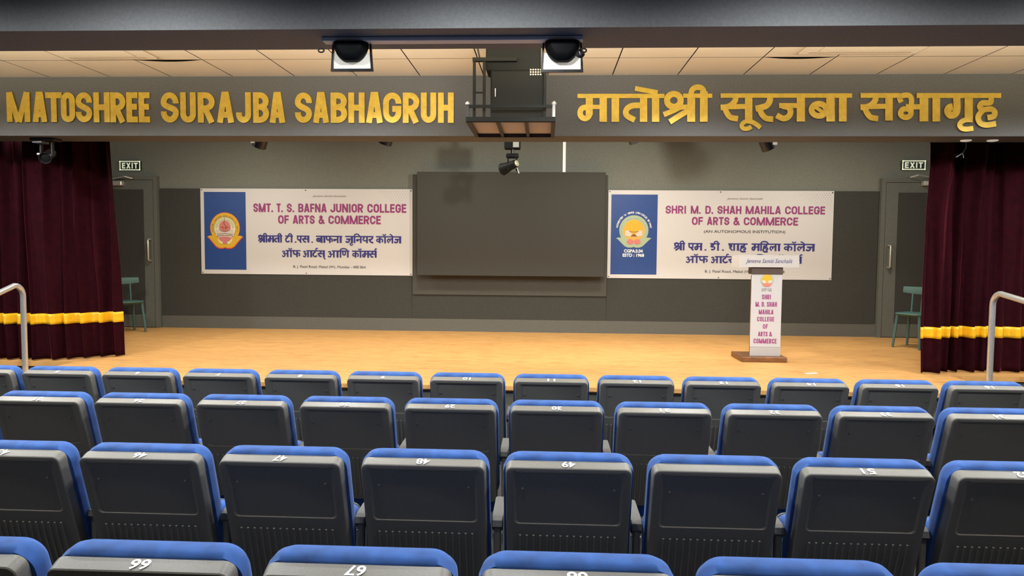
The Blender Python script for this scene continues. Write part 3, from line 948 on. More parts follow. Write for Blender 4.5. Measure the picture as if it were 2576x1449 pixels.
def ring_text(root, m, s, cx, cz, r, a0, a1, size, bold=0, lay=6):
    rl = root_loc(root)
    me_all = MB()
    n = len(s)
    for i, ch in enumerate(s):
        if ch == ' ': continue
        a = a0+(a1-a0)*i/(n-1)
        c = Vector((cx+r*math.cos(math.radians(a)), YBN-.0012*lay, cz+r*math.sin(math.radians(a))))
        M4 = Matrix.Translation(c) @ Matrix.Rotation(math.radians(90-a), 4, 'Y') @ FACE
        o = text_mesh('t', ch, size, M4, m, None, bold)
        me_all.add([v.co.copy() for v in o.data.vertices], [tuple(p.vertices) for p in o.data.polygons])
        me = o.data; bpy.data.objects.remove(o); bpy.data.meshes.remove(me)
    return obj('ring_lettering', me_all, m, root)
def crest(root, cx, cz, R, col, lay0=2):
    """round lotus crest; col picks the two colour schemes"""
    g = MB()
    squash = .84 if col == 'green' else 1.0
    leaf = lambda s: [(cx+s*R*x, cz+R*(z if z > -.5 else -.5+(z+.5)*squash)) for x, z in ((0,-1.28),(.16,-1.34),(.42,-1.33),(.62,-1.22),(.86,-.94),(1.06,-.70),(1.22,-.56),(1.0,-.50),(.86,-.52),(.5,-.2),(0,0))]
    c1, c2 = (M['y_print'], M['r_print']) if col == 'gold' else (M['green_print'], M['green_print'])
    if col == 'gold':
        sc = lambda pts, k: [(cx+(p[0]-cx)*k, cz-.02*R+(p[1]-cz)*k) for p in pts]
        for s in (1, -1): plate(root, 'crest_outline', M['r_print'], sc(leaf(s), 1.035), lay0+.1*s)
        plate(root, 'crest_outline', M['r_print'], circ(cx, cz, R*1.03, R*1.06), lay0+.4)
    for s in (1, -1): plate(root, 'crest_leaf', c1, leaf(s), lay0+1+.1*s)
    ring = plate(root, 'crest_ring', c1, circ(cx, cz, R, R*1.03), lay0+1.4)
    if col == 'gold':
        plate(ring, 'crest_rim', M['ink'], circ(cx, cz-.02*R, R*.765, R*.785), lay0+2)
        plate(ring, 'crest_base', M['pale_print'], [(cx+R*x, cz+R*z) for x, z in ((-.50,-.62),(.50,-.62),(.48,-.85),(.32,-1.04),(0,-1.10),(-.32,-1.04),(-.48,-.85))], lay0+2)
        plate(ring, 'crest_disc', M['pale_print'], circ(cx, cz-.02*R, R*.74, R*.76), lay0+3)
        lineart(ring, 'crest_rays', M['ink'], [[(cx+R*.48*math.cos(a), cz+R*.48*math.sin(a)), (cx+R*.68*math.cos(a), cz+R*.68*math.sin(a))] for a in [math.radians(5+170*i/18) for i in range(19)]], .004, lay0+4)
        plate(ring, 'crest_dome', M['p_print'], circ(cx, cz+.05*R, R*.40, R*.44), lay0+5)
        plate(ring, 'crest_book', M['cream_print'], [(cx+R*x, cz+R*z) for x, z in ((-.62,-.08),(-.3,-.10),(-.1,-.25),(.1,-.25),(.3,-.10),(.55,-.06),(.64,-.5),(.3,-.62),(-.3,-.62),(-.64,-.5))], lay0+6)
        lineart(ring, 'crest_lines', M['brown_print'], [
            catmull([(cx-.36*R, cz-.10*R), (cx-.2*R, cz-.2*R), (cx, cz-.22*R), (cx+.2*R, cz-.2*R), (cx+.36*R, cz-.10*R)]),
            [(cx-.55*R, cz-.42*R), (cx-.1*R, cz-.38*R), (cx, cz-.34*R), (cx+.1*R, cz-.38*R), (cx+.55*R, cz-.42*R)],
            [(cx-.5*R, cz-.52*R), (cx-.05*R, cz-.5*R), (cx+.5*R, cz-.5*R)],
            [(cx, cz+.70*R), (cx, cz+.52*R), (cx-.07*R, cz+.36*R), (cx, cz+.22*R), (cx+.06*R, cz+.1*R), (cx, cz-.08*R)],
            [(cx-.26*R, cz+.02*R), (cx-.14*R, cz+.10*R), (cx-.08*R, cz-.08*R)], [(cx+.26*R, cz+.02*R), (cx+.14*R, cz+.10*R), (cx+.08*R, cz-.08*R)]], .007, lay0+7)
        plate(ring, 'crest_bowl', M['p_print'], [(cx+R*x, cz+R*z) for x, z in ((-.46,-.66),(-.2,-.58),(.2,-.58),(.46,-.66),(.30,-.84),(.14,-.90),(.16,-1.06),(-.16,-1.06),(-.14,-.90),(-.30,-.84))], lay0+7)
    else:
        plate(ring, 'crest_sun', M['orange_print'], circ(cx, cz-.02*R, R*.74, R*.74), lay0+2)
        plate(ring, 'crest_glow', M['y_print'], circ(cx, cz+.18*R, R*.58, R*.50), lay0+3)
        for s in (1, -1):
            plate(ring, 'crest_page', M['cream_print'], [(cx+s*R*x, cz+R*z) for x, z in ((.58,-.02),(.36,-.02),(.14,-.26),(.22,-.44),(.60,-.38))], lay0+4)
            plate(ring, 'crest_petal', M['p_print'], circ(cx+s*.24*R, cz-.80*R, R*.24, R*.18), lay0+4)
        plate(ring, 'crest_flame', M['brown_print'], [(cx+R*x, cz+R*z) for x, z in ((-.22,-.42),(0,-.26),(.24,-.42))], lay0+5)
        plate(ring, 'crest_hands', M['orange_print'], circ(cx, cz-.17*R, R*.20, R*.08), lay0+5)
        lineart(ring, 'crest_lines', M['brown_print'], [catmull([(cx-.32*R, cz-.08*R), (cx-.1*R, cz-.12*R), (cx+.1*R, cz-.12*R), (cx+.32*R, cz-.08*R)])], .006, lay0+6)

def build_left(root, x0, x1, z0, z1):
    ox, oy, sc = 490, 460, 4.6
    q = lambda zx, zy: PY(ox+zx/sc, oy+zy/sc, YP)
    a, c = q(103, 104), q(597, 1006)
    plate(root, 'blue_panel', M['banner_blue'], [(a.x, c.z), (c.x, c.z), (c.x, a.z), (a.x, a.z)], 1)
    cc = PY(500+682/10.35, 510+660/10.35, YP)
    R = PY(500+1060/10.35, 510+660/10.35, YP).x-cc.x
    crest(root, cc.x, cc.z, R, 'gold')
    ring_text(root, M['ink'], 'BAFNA JUNIOR COLLEGE OF ARTS', cc.x, cc.z-.01, R*.87, 190, -10, .026)
    small_text(root, 'heading', M['grey_ink'], 'Janseva Samiti Sanchalit', 490+1555/sc, 460+153/sc, .036, 390/sc, shear=.3)
    caps_line(root, 'college_name_word', M['magenta'], [('SMT.',678,905),('T.',948,1018),('S.',1065,1150),('BAFNA',1198,1525),('JUNIOR',1568,1948),('COLLEGE',1997,2447)], ox, oy, sc, 341, 242)
    caps_line(root, 'college_name_word', M['magenta'], [('OF',965,1088),('ARTS',1135,1387),('&',1435,1497),('COMMERCE',1547,2152)], ox, oy, sc, 475, 378)
    deva_line(root, 'hindi_name_word', M['navy'], [(['shra','iim','ma','ta','iim'],733,1012),(['tta','iim'],1045,1135),('.',1158,1175),(['e','sa'],1180,1325),('.',1349,1366),(['ba','aa','pha','na','aa'],1402,1705),(['ja','u','i','na','ya','ra'],1740,2067),(['ka','ok','la','ek','ja'],2097,2390)], ox, oy, sc, 612, 694)
    deva_line(root, 'hindi_name_word', M['navy'], [(['a','ok','pha'],1008,1222),(['a','aa','tta','reph','sa','halant'],1252,1505),(['a','aa','im','nna'],1540,1788),(['ka','ok','ma','sa','reph'],1820,2105)], ox, oy, sc, 781, 862)
    small_text(root, 'address', M['ink'], 'B. J. Patel Road, Malad (W), Mumbai - 400 064', 490+1557/sc, 460+973/sc, .050, 835/sc)
    dots(root, x1, z1)
def build_right(root, x0, x1, z0, z1):
    ox, oy, sc = 1510, 465, 4.2933
    q = lambda zx, zy: PY(ox+zx/sc, oy+zy/sc, YP)
    a, c = q(122, 103), q(606, 970)
    plate(root, 'blue_panel', M['banner_blue'], [(a.x, c.z), (c.x, c.z), (c.x, a.z), (a.x, a.z)], 1)
    cc = PY(1530+668/10.354, 520+612/10.354, YP)
    R = PY(1530+1048/10.354, 520+612/10.354, YP).x-cc.x
    crest(root, cc.x, cc.z, R, 'green')
    ring_text(root, M['white'], "ACCREDITED 'A' GRADE (4TH CYCLE) BY NAAC", cc.x, cc.z+.01, R*1.16, 172, 8, .034, .001)
    ring_text(root, M['grey_ink'], "SHRI M D SHAH MAHILA COLLEGE", cc.x, cc.z-.01, R*.87, 200, -20, .022)
    small_text(root, 'rating_text', M['white'], 'CGPA:3.04', 1530+655/10.354, 520+1158/10.354, .058, 490/10.354, bold=.002)
    small_text(root, 'founding_text', M['white'], 'ESTD : 1968', 1530+655/10.354, 520+1268/10.354, .058, 560/10.354, bold=.002)
    small_text(root, 'heading', M['grey_ink'], 'Janseva Samiti Sanchalit', 1510+1562/sc, 465+150/sc, .036, 390/sc, shear=.3)
    caps_line(root, 'college_name_word', M['magenta'], [('SHRI',705,928),('M.',977,1085),('D.',1135,1220),('SHAH',1265,1523),('MAHILA',1570,1950),('COLLEGE',1997,2428)], ox, oy, sc, 314, 229)
    caps_line(root, 'college_name_word', M['magenta'], [('OF',990,1108),('ARTS',1153,1393),('&',1440,1502),('COMMERCE',1550,2135)], ox, oy, sc, 435, 350)
    small_text(root, 'status_line', M['ink'], '(AN AUTONOMOUS INSTITUTION)', 1510+1558/sc, 465+507/sc, .052, 880/sc)
    deva_line(root, 'hindi_name_word', M['navy'], [(['shra','iim'],797,918),(['e','ma'],950,1103),('.',1128,1147),(['dda','iim'],1187,1293),('.',1317,1337),(['sha','aa','ha'],1382,1592),(['ma','im','ha','la','aa'],1635,1950),(['ka','ok','la','ek','ja'],1982,2320)], ox, oy, sc, 632, 712)
    deva_line(root, 'hindi_name_word', M['navy'], [(['a','ok','pha'],925,1165),(['a','aa','tta','reph','sa','halant'],1197,1480),(['a','aa','im','nna'],1520,1800),(['ka','ok','ma','sa','reph'],1850,2180)], ox, oy, sc, 772, 848)
    small_text(root, 'address', M['ink'], 'B. J. Patel Road, Malad (W), Mumbai - 400 064', 1510+1560/sc, 465+938/sc, .050, 860/sc)
    dots(root, x1, z1)
banner('college_banner', 'white banner of the junior college with gold and red crest, left of the dark board', ((503,474),(1038,476),(1037,694),(508,688)), build_left)
banner('college_banner', 'white banner of the women\'s college with pale green crest, behind the lectern', ((1530,478),(2099,481),(2091,704),(1528,700)), build_right)

# ------------------------------------------------------------------ dark board in the middle of the back wall
tl, br = PY(1049, 432, YB-.20), PY(1520, 697, YB-.20)
root = thing('display_board', 'large dark grey board mounted between the two banners', 'board', ((tl.x+br.x)/2, YB-.20, br.z))
bk0, bk1 = PY(1039, 742, YB-.03), PY(1525, 744, YB-.03)
b = MB(); b.box(bk0.x, bk1.x, YB-.045, YB-.0255, (bk0.z+bk1.z)/2, tl.z-.02)
obj('backing_plate', b, M['plate'], root)['label'] = 'lighter grey backing plate'
b = MB(); b.box(tl.x, br.x, YB-.20, YB-.165, br.z, tl.z, .004, 1)
obj('board_face', b, M['board'], root)
for xx in (tl.x+.4, br.x-.4):
    b = MB(); b.box(xx-.04, xx+.04, YB-.165, YB-.045, br.z+.3, tl.z-.3)
    obj('bracket', b, M['dark_body'], root)

a, c = PY(1421.5, 340, YB-.03), PY(1419, 433, YB-.03)
b = MB(); b.box(c.x-.020, c.x+.020, YB-.03, YB-.001, c.z, 3.9, .003, 1)
tag(obj('cable_conduit', b, M['conduit']), 'white vertical cable conduit on the wall above the dark board', 'conduit')

# ------------------------------------------------------------------ exit signs
def exit_sign(label, p0, p1):
    y = YB-.04
    a, c = PY(*p0, y), PY(*p1, y)
    root = thing('exit_sign', label, 'sign', ((a.x+c.x)/2, y, c.z), 'exit signs over the stage doors')
    b = MB(); b.box(a.x, c.x, y, YB, c.z, a.z)
    obj('sign_box', b, M['exit_dark'], root)
    t = .014
    f = MB()
    for (x0, x1, z0, z1) in ((a.x, c.x, a.z-t, a.z), (a.x, c.x, c.z, c.z+t), (a.x, a.x+t, c.z, a.z), (c.x-t, c.x, c.z, a.z)):
        f.box(x0, x1, y-.003, y-.0005, z0, z1)
    obj('sign_border', f, M['exit_glow'], root)
    h = (a.z-c.z)*.60; zb = c.z+(a.z-c.z)*.20
    mb = MB()
    X0, X1 = a.x+.036, c.x-.036
    adv = [('E', .50), ('X', .62), ('I', .20), ('T', .56)]
    tot = sum(w for _, w in adv)+.16*3
    k = (X1-X0)/h/tot; x = 0
    for ch, w in adv:
        for pts, cl in caps(ch, w*k, .2):
            stroke_faces(mb, [(x+p[0], p[1]) for p in pts], .2, lambda p: Vector((X0+p[0]*h, y-.003, zb+p[1]*h)), Vector((0, .0025, 0)), cl)
        x += (w+.16)*k
    obj('sign_letters', mb, M['exit_glow'], root)
exit_sign('small EXIT sign on the wall beside the left curtain', (300.5, 405), (353, 428.5))
exit_sign('small EXIT sign on the wall beside the right curtain', (2270, 403.5), (2328, 427.5))

# ------------------------------------------------------------------ lectern
def lectern():
    yf = 7.43
    pl, pr = PY(1868, 908, yf), PY(1978, 908, yf)
    cx = (pl.x+pr.x)/2
    root = thing('lectern', 'slim white college lectern on a brown wooden base at stage right', 'lectern', (cx, yf+.2, STAGE))
    b = MB(); b.box(cx-.235, cx+.235, yf, yf+.42, STAGE, STAGE+.055, .008, 2)
    obj('base', b, M['lectern_wood'], root)
    yp = yf+.10
    a, c = PY(1888, 690, yp), PY(1965, 880, yp)
    x0, x1 = PY(1888.5, 800, yp).x, PY(1965, 800, yp).x
    b = MB(); b.box(x0+.012, x1-.012, yp+.012, yp+.075, STAGE+.055, a.z-.01)
    obj('body', b, M['lectern_wood'], root)
    b = MB(); b.box(x0, x1, yp, yp+.012, STAGE+.15, a.z)
    obj('front_panel', b, M['lectern_white'], root)
    b = MB(); b.box(x0, x1, yp-.006, yp+.012, STAGE+.056, STAGE+.148)
    obj('lower_strip', b, M['frosted'], root)
    zt_ = PY(1926, 672.5, yp).z
    b = MB(); b.box(x0-.004, x1+.004, yp-.01, yp+.12, a.z+.001, zt_, .004, 1)
    obj('top_block', b, M['lectern_dark'], root)
    # reading board with a white name strip that leans over the audience side
    ys = yp-.03
    s0, s1 = PY(1859, 672, ys), PY(2011, 642, ys)
    b = MB()
    b.add([(s0.x, ys, zt_+.001), (s1.x, ys, zt_+.001), (s1.x, ys, s1.z), (s0.x, ys, s1.z),
           (s0.x, ys+.30, zt_+.001), (s1.x, ys+.30, zt_+.001), (s1.x, ys+.30, s1.z-.02), (s0.x, ys+.30, s1.z-.02)],
          [(0,1,2,3), (4,7,6,5), (0,3,7,4), (1,5,6,2), (3,2,6,7), (0,4,5,1)])
    obj('reading_desk', b, M['desk_white'], root)
    rl = root_loc(root)
    tc_ = Vector(((s0.x+s1.x)/2, ys-.0015, (zt_+s1.z)/2))
    text_mesh('desk_lettering', 'Janseva Samiti Sanchalit', .06, Matrix.Translation(tc_-rl) @ FACE, M['navy'], root, 0, .35, .48)
    # front lettering
    yt = yp-.0015
    for word, y1, y0, xa, xb in (('SHRI',741,753,1916.5,1939),('M. D. SHAH',759.5,771.5,1900.5,1954),('MAHILA',779,790.5,1908.5,1945.5),('COLLEGE',797,808.5,1904.5,1947.5),('OF',815.5,827,1919,1931.5),('ARTS &',834.5,846,1907,1941.5),('COMMERCE',852,864,1895.5,1953.5)):
        pb, pt_ = PY((xa+xb)/2, y0, yt), PY((xa+xb)/2, y1, yt)
        X0, X1 = PY(xa, y0, yt).x, PY(xb, y0, yt).x
        h = pt_.z-pb.z
        mb = MB(); caps_word(mb, word, 0, (X1-X0)/h, .17, lambda p: Vector((X0+p[0]*h, yt, pb.z+p[1]*h)), Vector((0, .001, 0)), .10)
        obj('lettering', mb, M['magenta'], root)
    cc = PY(1929.5, 705, yt); R = .062
    for nm, m, pts in (('crest_ring', M['green_print'], circ(cc.x, cc.z, R*1.12, R*1.12)), ('crest_sun', M['orange_print'], circ(cc.x, cc.z+.008, R*.85, R*.85)), ('crest_glow', M['y_print'], circ(cc.x, cc.z+.02, R*.7, R*.55))):
        i = {'crest_ring': 0, 'crest_sun': 1, 'crest_glow': 2}[nm]
        b = MB(); n = len(pts); yy = yt-.001*i
        b.add([(p[0], yy, p[1]) for p in pts], [tuple(range(n))]); obj(nm, b, m, root)
    for s in (1, -1):
        b = MB(); b.add([(cc.x+s*R*x, yt-.003, cc.z+R*z) for x, z in ((.8,.0),(.4,.0),(.1,-.3),(.3,-.5),(.8,-.4))], [(0,1,2,3,4)]); obj('crest_page', b, M['cream_print'], root)
        b = MB(); b.add([(cc.x+s*R*x, yt-.0025, cc.z+R*z) for x, z in ((0,-.5),(.8,-.55),(.55,-1.0),(.2,-1.12),(0,-1.05))], [(0,1,2,3,4)]); obj('crest_petal', b, M['p_print'], root)
    for s, py in (('CGPA:3.04', 727), ('ESTD : 1968', 731.5)):
        c = PY(1928.5, py, yt)
        text_mesh('crest_caption', s, .022, Matrix.Translation(c-rl) @ FACE, M['ink'], root, 0, 0, .10)
lectern()

p = PZ(2041, 940, STAGE)
b = MB(); b.obox((p.x, p.y, STAGE+.003), Vector((.96,.28,0)), Vector((-.28,.96,0)), Vector((0,0,1)), .06, .022, .0015)
tag(obj('paper_scrap', b, M['paper']), 'small scrap of white paper lying on the stage near seat 14', 'paper')

# ------------------------------------------------------------------ teal chairs at the stage doors
def teal_chair(label, cx, cy, face, zseat=1.065):
    root = thing('plastic_chair', label, 'chair', (cx, cy, STAGE), 'teal chairs by the stage doors')
    ca, sa = math.cos(math.radians(35)), -math.sin(math.radians(35))
    def W(x, y, z):
        x, y = x*.87, y*.87
        if z > zseat: z = zseat+(z-zseat)*.87
        return Vector((cx+face*(x*ca-y*sa), cy+x*sa+y*ca, z))
    b = MB(); rings = []
    zs_ = zseat
    prof = [(-.005, .03), (.018, .0), (.03, .012), (.034, .05)]
    for dz, ins in prof:
        ring = []
        for x, y in rr(-.20+ins, .21-ins, -.20+ins, .20-ins, .10-ins*.4, 5):
            dip = -.02*max(0, 1-((x/.18)**2+(y/.18)**2)) if dz > .02 else 0
            ring.append(W(x, y, zs_-.03+dz+dip))
        rings.append(ring)
    b.loft(rings, True, True)
    obj('seat', b, M['chair'], root, True)
    for sx in (-1, 1):
        for sy in (-1, 1):
            b = MB(); b.tube([W(sx*.15, sy*.15, zs_-.02), W(sx*.185, sy*.185, STAGE)], .019, 8, True, .014)
            obj('leg', b, M['chair'], root, True)
    for sy in (-1, 1):
        b = MB(); b.tube([W(-.165, sy*.13, zs_-.01), W(-.205, sy*.135, zs_+.32)], .011, 8)
        obj('back_post', b, M['chair'], root, True)
    b = MB(); b.tube([W(-.165, 0, zs_-.01), W(-.205, 0, zs_+.32)], .009, 8)
    obj('back_post', b, M['chair'], root, True)
    b = MB(); rings = []
    for i in range(11):
        t = -1+2*i/10
        cxx = -.215+.05*t*t; y = t*.25
        rings.append([W(cxx+dx, y, zs_+.30+dz) for dx, dz in ((-.015,-.055+.02*t*t),(.012,-.05+.02*t*t),(.016,.0),(.008,.05),(-.008,.055),(-.02,.0))])
    b.loft(rings, True, True)
    obj('backrest', b, M['chair'], root, True)
    return root
c1 = PY(322, 758, 9.2)
teal_chair('teal plastic chair half hidden behind the left curtain', PY(320, 758, 9.22).x, 9.22, 1, PY(325, 757, 9.22).z)
teal_chair('teal plastic chair half hidden behind the right curtain', PY(2300, 790, 8.75).x, 8.75, -1, PY(2290, 787, 8.75).z)

# ------------------------------------------------------------------ stainless hand rails
def handrail(label, px, y, py_top, dy, drop):
    pb = PY(px, py_top, y)
    x = pb.x; z = pb.z-.022
    root = thing('handrail', label, 'handrail', (x, y, -.05), 'stainless rails beside the stage steps')
    r = .024
    pts = [(x, y, 0.12), (x, y, z-.10)]
    for i in range(1, 7):
        a = PI/2*i/6
        pts.append((x, y-.10*(1-math.cos(a))*1.0, z-.10+.10*math.sin(a)))
    pts += [(x, y-.10-dy*.5, z-drop*.5), (x, y-.10-dy, z-drop)]
    b = MB(); b.tube(pts, r, 14)
    obj('tube', b, M['steel'], root, True)
    b = MB(); b.lathe([(.05, 0), (.05, .008), (.03, .012)], (x, y, .15 if y < 6.22 else .30), (0,0,1), 16)
    obj('foot_flange', b, M['steel'], root, True)
    return root
handrail('stainless handrail at the left stage steps', 57, 6.10, 711, 1.0, .30)
handrail('stainless handrail at the right stage steps', 2499, 6.10, 731, 1.0, .13)

# ------------------------------------------------------------------ lamps hung from the near beam
yb_ = 3.985
a, c = PY(812, 123, yb_), PY(1466, 126, yb_)
root = thing('lamp_bar', 'long grey lamp bar fixed under the foreground beam', 'bar', ((a.x+c.x)/2, yb_, ZN))
ZBAR = ZN-.023
b = MB(); b.box(a.x, c.x, yb_-.018, yb_+.055, ZBAR, ZN-.001, .003, 1)
obj('rail', b, M['bar_paint'], root)
for px, s in ((808, -1), (1468, 1)):
    p = PY(px, 127, yb_)
    b = MB(); pts = [(p.x+.016*math.cos(2*PI*i/14), yb_, p.z+.010*math.sin(2*PI*i/14)) for i in range(15)]
    b.tube(pts, .0045, 6); obj('hook', b, M['black_metal'], root, True)
def par_lamp(label, px0, px1, pyb):
    y = 4.03
    br_ = PY(px1, pyb, y); tl = PY(px0, pyb, y)
    cx = (tl.x+br_.x)/2; hw = (br_.x-tl.x)/2
    zt_, zb_ = ZBAR-.002, (br_.z+tl.z)/2
    h = zt_-zb_
    root = thing('flood_lamp', label, 'stage lamp', (cx, y, zt_), 'black flood lamps under the foreground beam')
    b = MB()
    t = .011
    sk = .010
    for sx in (-1, 1):
        b.add([(cx+sx*(hw-t), y-.008, zb_), (cx+sx*hw, y-.008, zb_), (cx+sx*(hw-sk), y-.008, zt_), (cx+sx*(hw-sk-t), y-.008, zt_),
               (cx+sx*(hw-t), y+.008, zb_), (cx+sx*hw, y+.008, zb_), (cx+sx*(hw-sk), y+.008, zt_), (cx+sx*(hw-sk-t), y+.008, zt_)],
              [(0,3,2,1),(4,5,6,7),(0,1,5,4),(1,2,6,5),(2,3,7,6),(3,0,4,7)])
    b.box(cx-hw, cx+hw, y-.009, y+.009, zb_-.002, zb_+.012)
    obj('frame', b, M['black_metal'], root)
    b = MB(); b.box(cx-hw+t+.004, cx+hw-t-.004, y-.002, y+.001, zb_+.012, zb_+h*.66)
    obj('gel', b, M['gel'], root)['label'] = 'pale gel sheet glowing in the lamp frame'
    b = MB()
    n = 20; rings = []
    for yy, k in ((y-.075, .62), (y-.07, .75), (y-.045, .95), (y-.010, 1.0), (y-.006, .98)):
        ring = [Vector((cx+hw*.82*k*math.cos(PI+PI*i/n), yy, zt_+h*.74*k*(math.sin(PI+PI*i/n)) if abs(math.cos(PI*i/n)) > .36 else zt_-h*.69*k)) for i in range(n+1)]
        rings.append(ring)
    b.loft(rings, True, True)
    obj('reflector_housing', b, M['dark_body'], root, True)
    b = MB(); b.box(cx-hw*.1, cx+hw*.1, y-.016, y-.0095, zb_-.007, zb_+.004)
    obj('catch', b, M['black_metal'], root)
par_lamp('black flood lamp at the left end of the lamp bar', 833, 939, 179)
par_lamp('black flood lamp at the right end of the lamp bar, beside the projector', 1360, 1467, 181)
b = MB()
p = PY(1460, 131, 3.93)
for k in range(4):
    rx = .010+.004*k
    b.tube([(p.x+rx*math.cos(2*PI*i/16), 3.930+.006*k, p.z-.002*k+.018*math.sin(2*PI*i/16)) for i in range(17)], .0035, 6)
tag(obj('cable_coil', b, M['black_metal'], None, True), 'coil of black cable looped at the right end of the lamp bar', 'cable')

# ------------------------------------------------------------------ projector in its hanging cage
def projector():
    y0, y1 = 5.10, 5.83
    zt_ = PY(1285, 300, y0).z
    xl, xr = PY(1171, 300, y0).x, PY(1398, 300, y0).x
    cx = (xl+xr)/2
    root = thing('projector_cage', 'black metal projector cage hanging in front of the lettered beam', 'cage', (cx, (y0+y1)/2, ZS1))
    t = .030
    f = MB()
    f.box(xl, xr, y0, y0+t, zt_-.018, zt_+.018, .003, 1)
    obj('front_rail', f, M['dark_body'], root)
    f = MB(); f.box(xl, xr, y1-t, y1, zt_-.018, zt_+.018); obj('rear_rail', f, M['black_metal'], root)
    for x in (xl, xr-t):
        f = MB(); f.box(x, x+t, y0+t, y1-t, zt_-.018, zt_+.018); obj('side_rail', f, M['black_metal'], root)
    for x in (xl+(xr-xl)*.35, xl+(xr-xl)*.67):
        f = MB(); f.box(x-.012, x+.012, y0+t, y1-t, zt_-.016, zt_+.010); obj('cross_bar', f, M['black_metal'], root)
    f = MB(); f.box(xl+t, xr-t, y0+t, y1-t, zt_+.0105, zt_+.018); obj('tray', f, M['ply'], root)['label'] = 'beige tray board'
    # side brackets and upper rail
    zu = PY(1285, 266, y0).z
    for x in (xl+.004, xr-.024):
        f = MB(); f.box(x, x+.02, y0+.002, y0+.022, zt_+.018, zu+.01); obj('corner_post', f, M['black_metal'], root)
        f = MB(); f.lathe([(.016, 0), (.018, .012), (.004, .024)], (x+.01, y0+.01, zu+.01), (0,0,1), 12); obj('knob', f, M['steel'], root, True)
    f = MB(); f.box(xl+.024, xr-.024, y0+.004, y0+.022, zu-.012, zu+.008); obj('upper_rail', f, M['dark_body'], root)
    # hanger posts to the ceiling
    hx = [PY(1193, 230, y0+.12).x, PY(1218, 230, y0+.12).x, PY(1371, 230, y0+.12).x]
    for x in hx:
        f = MB(); f.box(x-.010, x+.010, y0+.11, y0+.13, zt_+.018, 3.16 if x < hx[2]-.01 else 3.10); obj('hanger_post', f, M['dark_body'], root)
    f = MB(); f.box(hx[0]-.012, PY(1300, 230, y0+.12).x, y0+.10, y0+.14, 3.135, 3.16); obj('top_bar', f, M['dark_body'], root)
    f = MB(); f.box(hx[0], hx[1], y0+.112, y0+.128, PY(1200, 233, y0+.12).z-.005, PY(1200, 233, y0+.12).z+.005); obj('side_tie', f, M['dark_body'], root)
    mx0, mx1 = PY(1222, 160, y0+.2).x, PY(1360, 160, y0+.2).x
    f = MB(); f.box(mx0, mx1, y0+.20, y0+.42, 3.09, ZS1-.002, .01, 2); obj('lift_housing', f, M['dark_body'], root)
    f = MB(); f.tube([(PY(1197, 140, y0+.2).x, y0+.2, ZS1), (PY(1207, 172, y0+.12).x, y0+.12, 3.15)], .006, 6); obj('stay_rod', f, M['black_metal'], root, True)
    a, c = PY(1234, 172, y0+.16), PY(1368, 292, y0+.16)
    pr = thing('projector', 'dark grey projector standing inside the hanging cage', 'projector', ((a.x+c.x)/2, y0+.35, zt_+.02))
    f = MB(); f.box(a.x, c.x, y0+.16, y0+.60, zt_+.0185, 3.085, .012, 2); obj('housing', f, M['dark_body'], pr)
    f = MB()
    x = PY(1246, 230, y0+.155).x; z1 = PY(1246, 222, y0+.155).z; z0 = PY(1246, 243, y0+.155).z
    f.box(x-.003, x+.003, y0+.156, y0+.1598, z0, z1); obj('status_strip', f, M['alu'], pr)
    g0, g1 = PY(1332, 172, y0+.155), PY(1363, 190, y0+.155)
    f = MB()
    for i in range(5):
        for j in range(3):
            xx = g0.x+(g1.x-g0.x)*(i+.2)/5; zz = g1.z+(g0.z-g1.z)*(j+.2)/3
            f.box(xx, xx+.011, y0+.156, y0+.1598, zz, zz+.010)
    obj('vent_grille', f, M['ply'], pr)['label'] = 'pale vent grille in the corner'
projector()

# ------------------------------------------------------------------ lamps over the stage
def can_lamp(label, px, py, y, tilt, rx=.075):
    p = PY(px, py, y)
    root = thing('stage_can_lamp', label, 'stage lamp', (p.x, y, p.z+.3), 'can lamps hanging behind the beam')
    ax = Vector((math.sin(tilt), .35, -1)).normalized()
    c = Vector((p.x, y, p.z))
    b = MB(); b.lathe([(rx*.55, .30), (rx*.80, .26), (rx*.95, .12), (rx, .0), (rx*.93, .0), (rx*.85, .03)], c, -ax, 24)
    obj('can', b, M['black_metal'], root, True)
    b = MB(); b.lathe([(rx*.85, .03), (rx*.5, .022), (.002, .018)], c, -ax, 24)
    obj('lens', b, M['dark_body'], root, True)
    b = MB(); b.box(c.x+rx*.5*(1 if tilt > 0 else -1)-.02, c.x+rx*.5*(1 if tilt > 0 else -1)+.02, y-.09, y-.075, c.z+.03, c.z+.10)
    obj('clip', b, M['gel'], root)
    b = MB(); b.tube([(c.x, y, c.z+.28), (c.x, y, 3.98)], .015, 8)
    obj('hanger', b, M['black_metal'], root, True)
can_lamp('leftmost black can lamp peeking under the beam, above the left banner', 652, 369, 7.6, -.5)
can_lamp('black can lamp peeking under the beam, left of the projector cage', 968, 361, 7.6, -.45)
can_lamp('black can lamp barely showing under the beam, right of the white conduit', 1600, 357, 7.9, .5)
can_lamp('rightmost black can lamp peeking under the beam, above the right banner', 1934, 374, 7.6, .6)

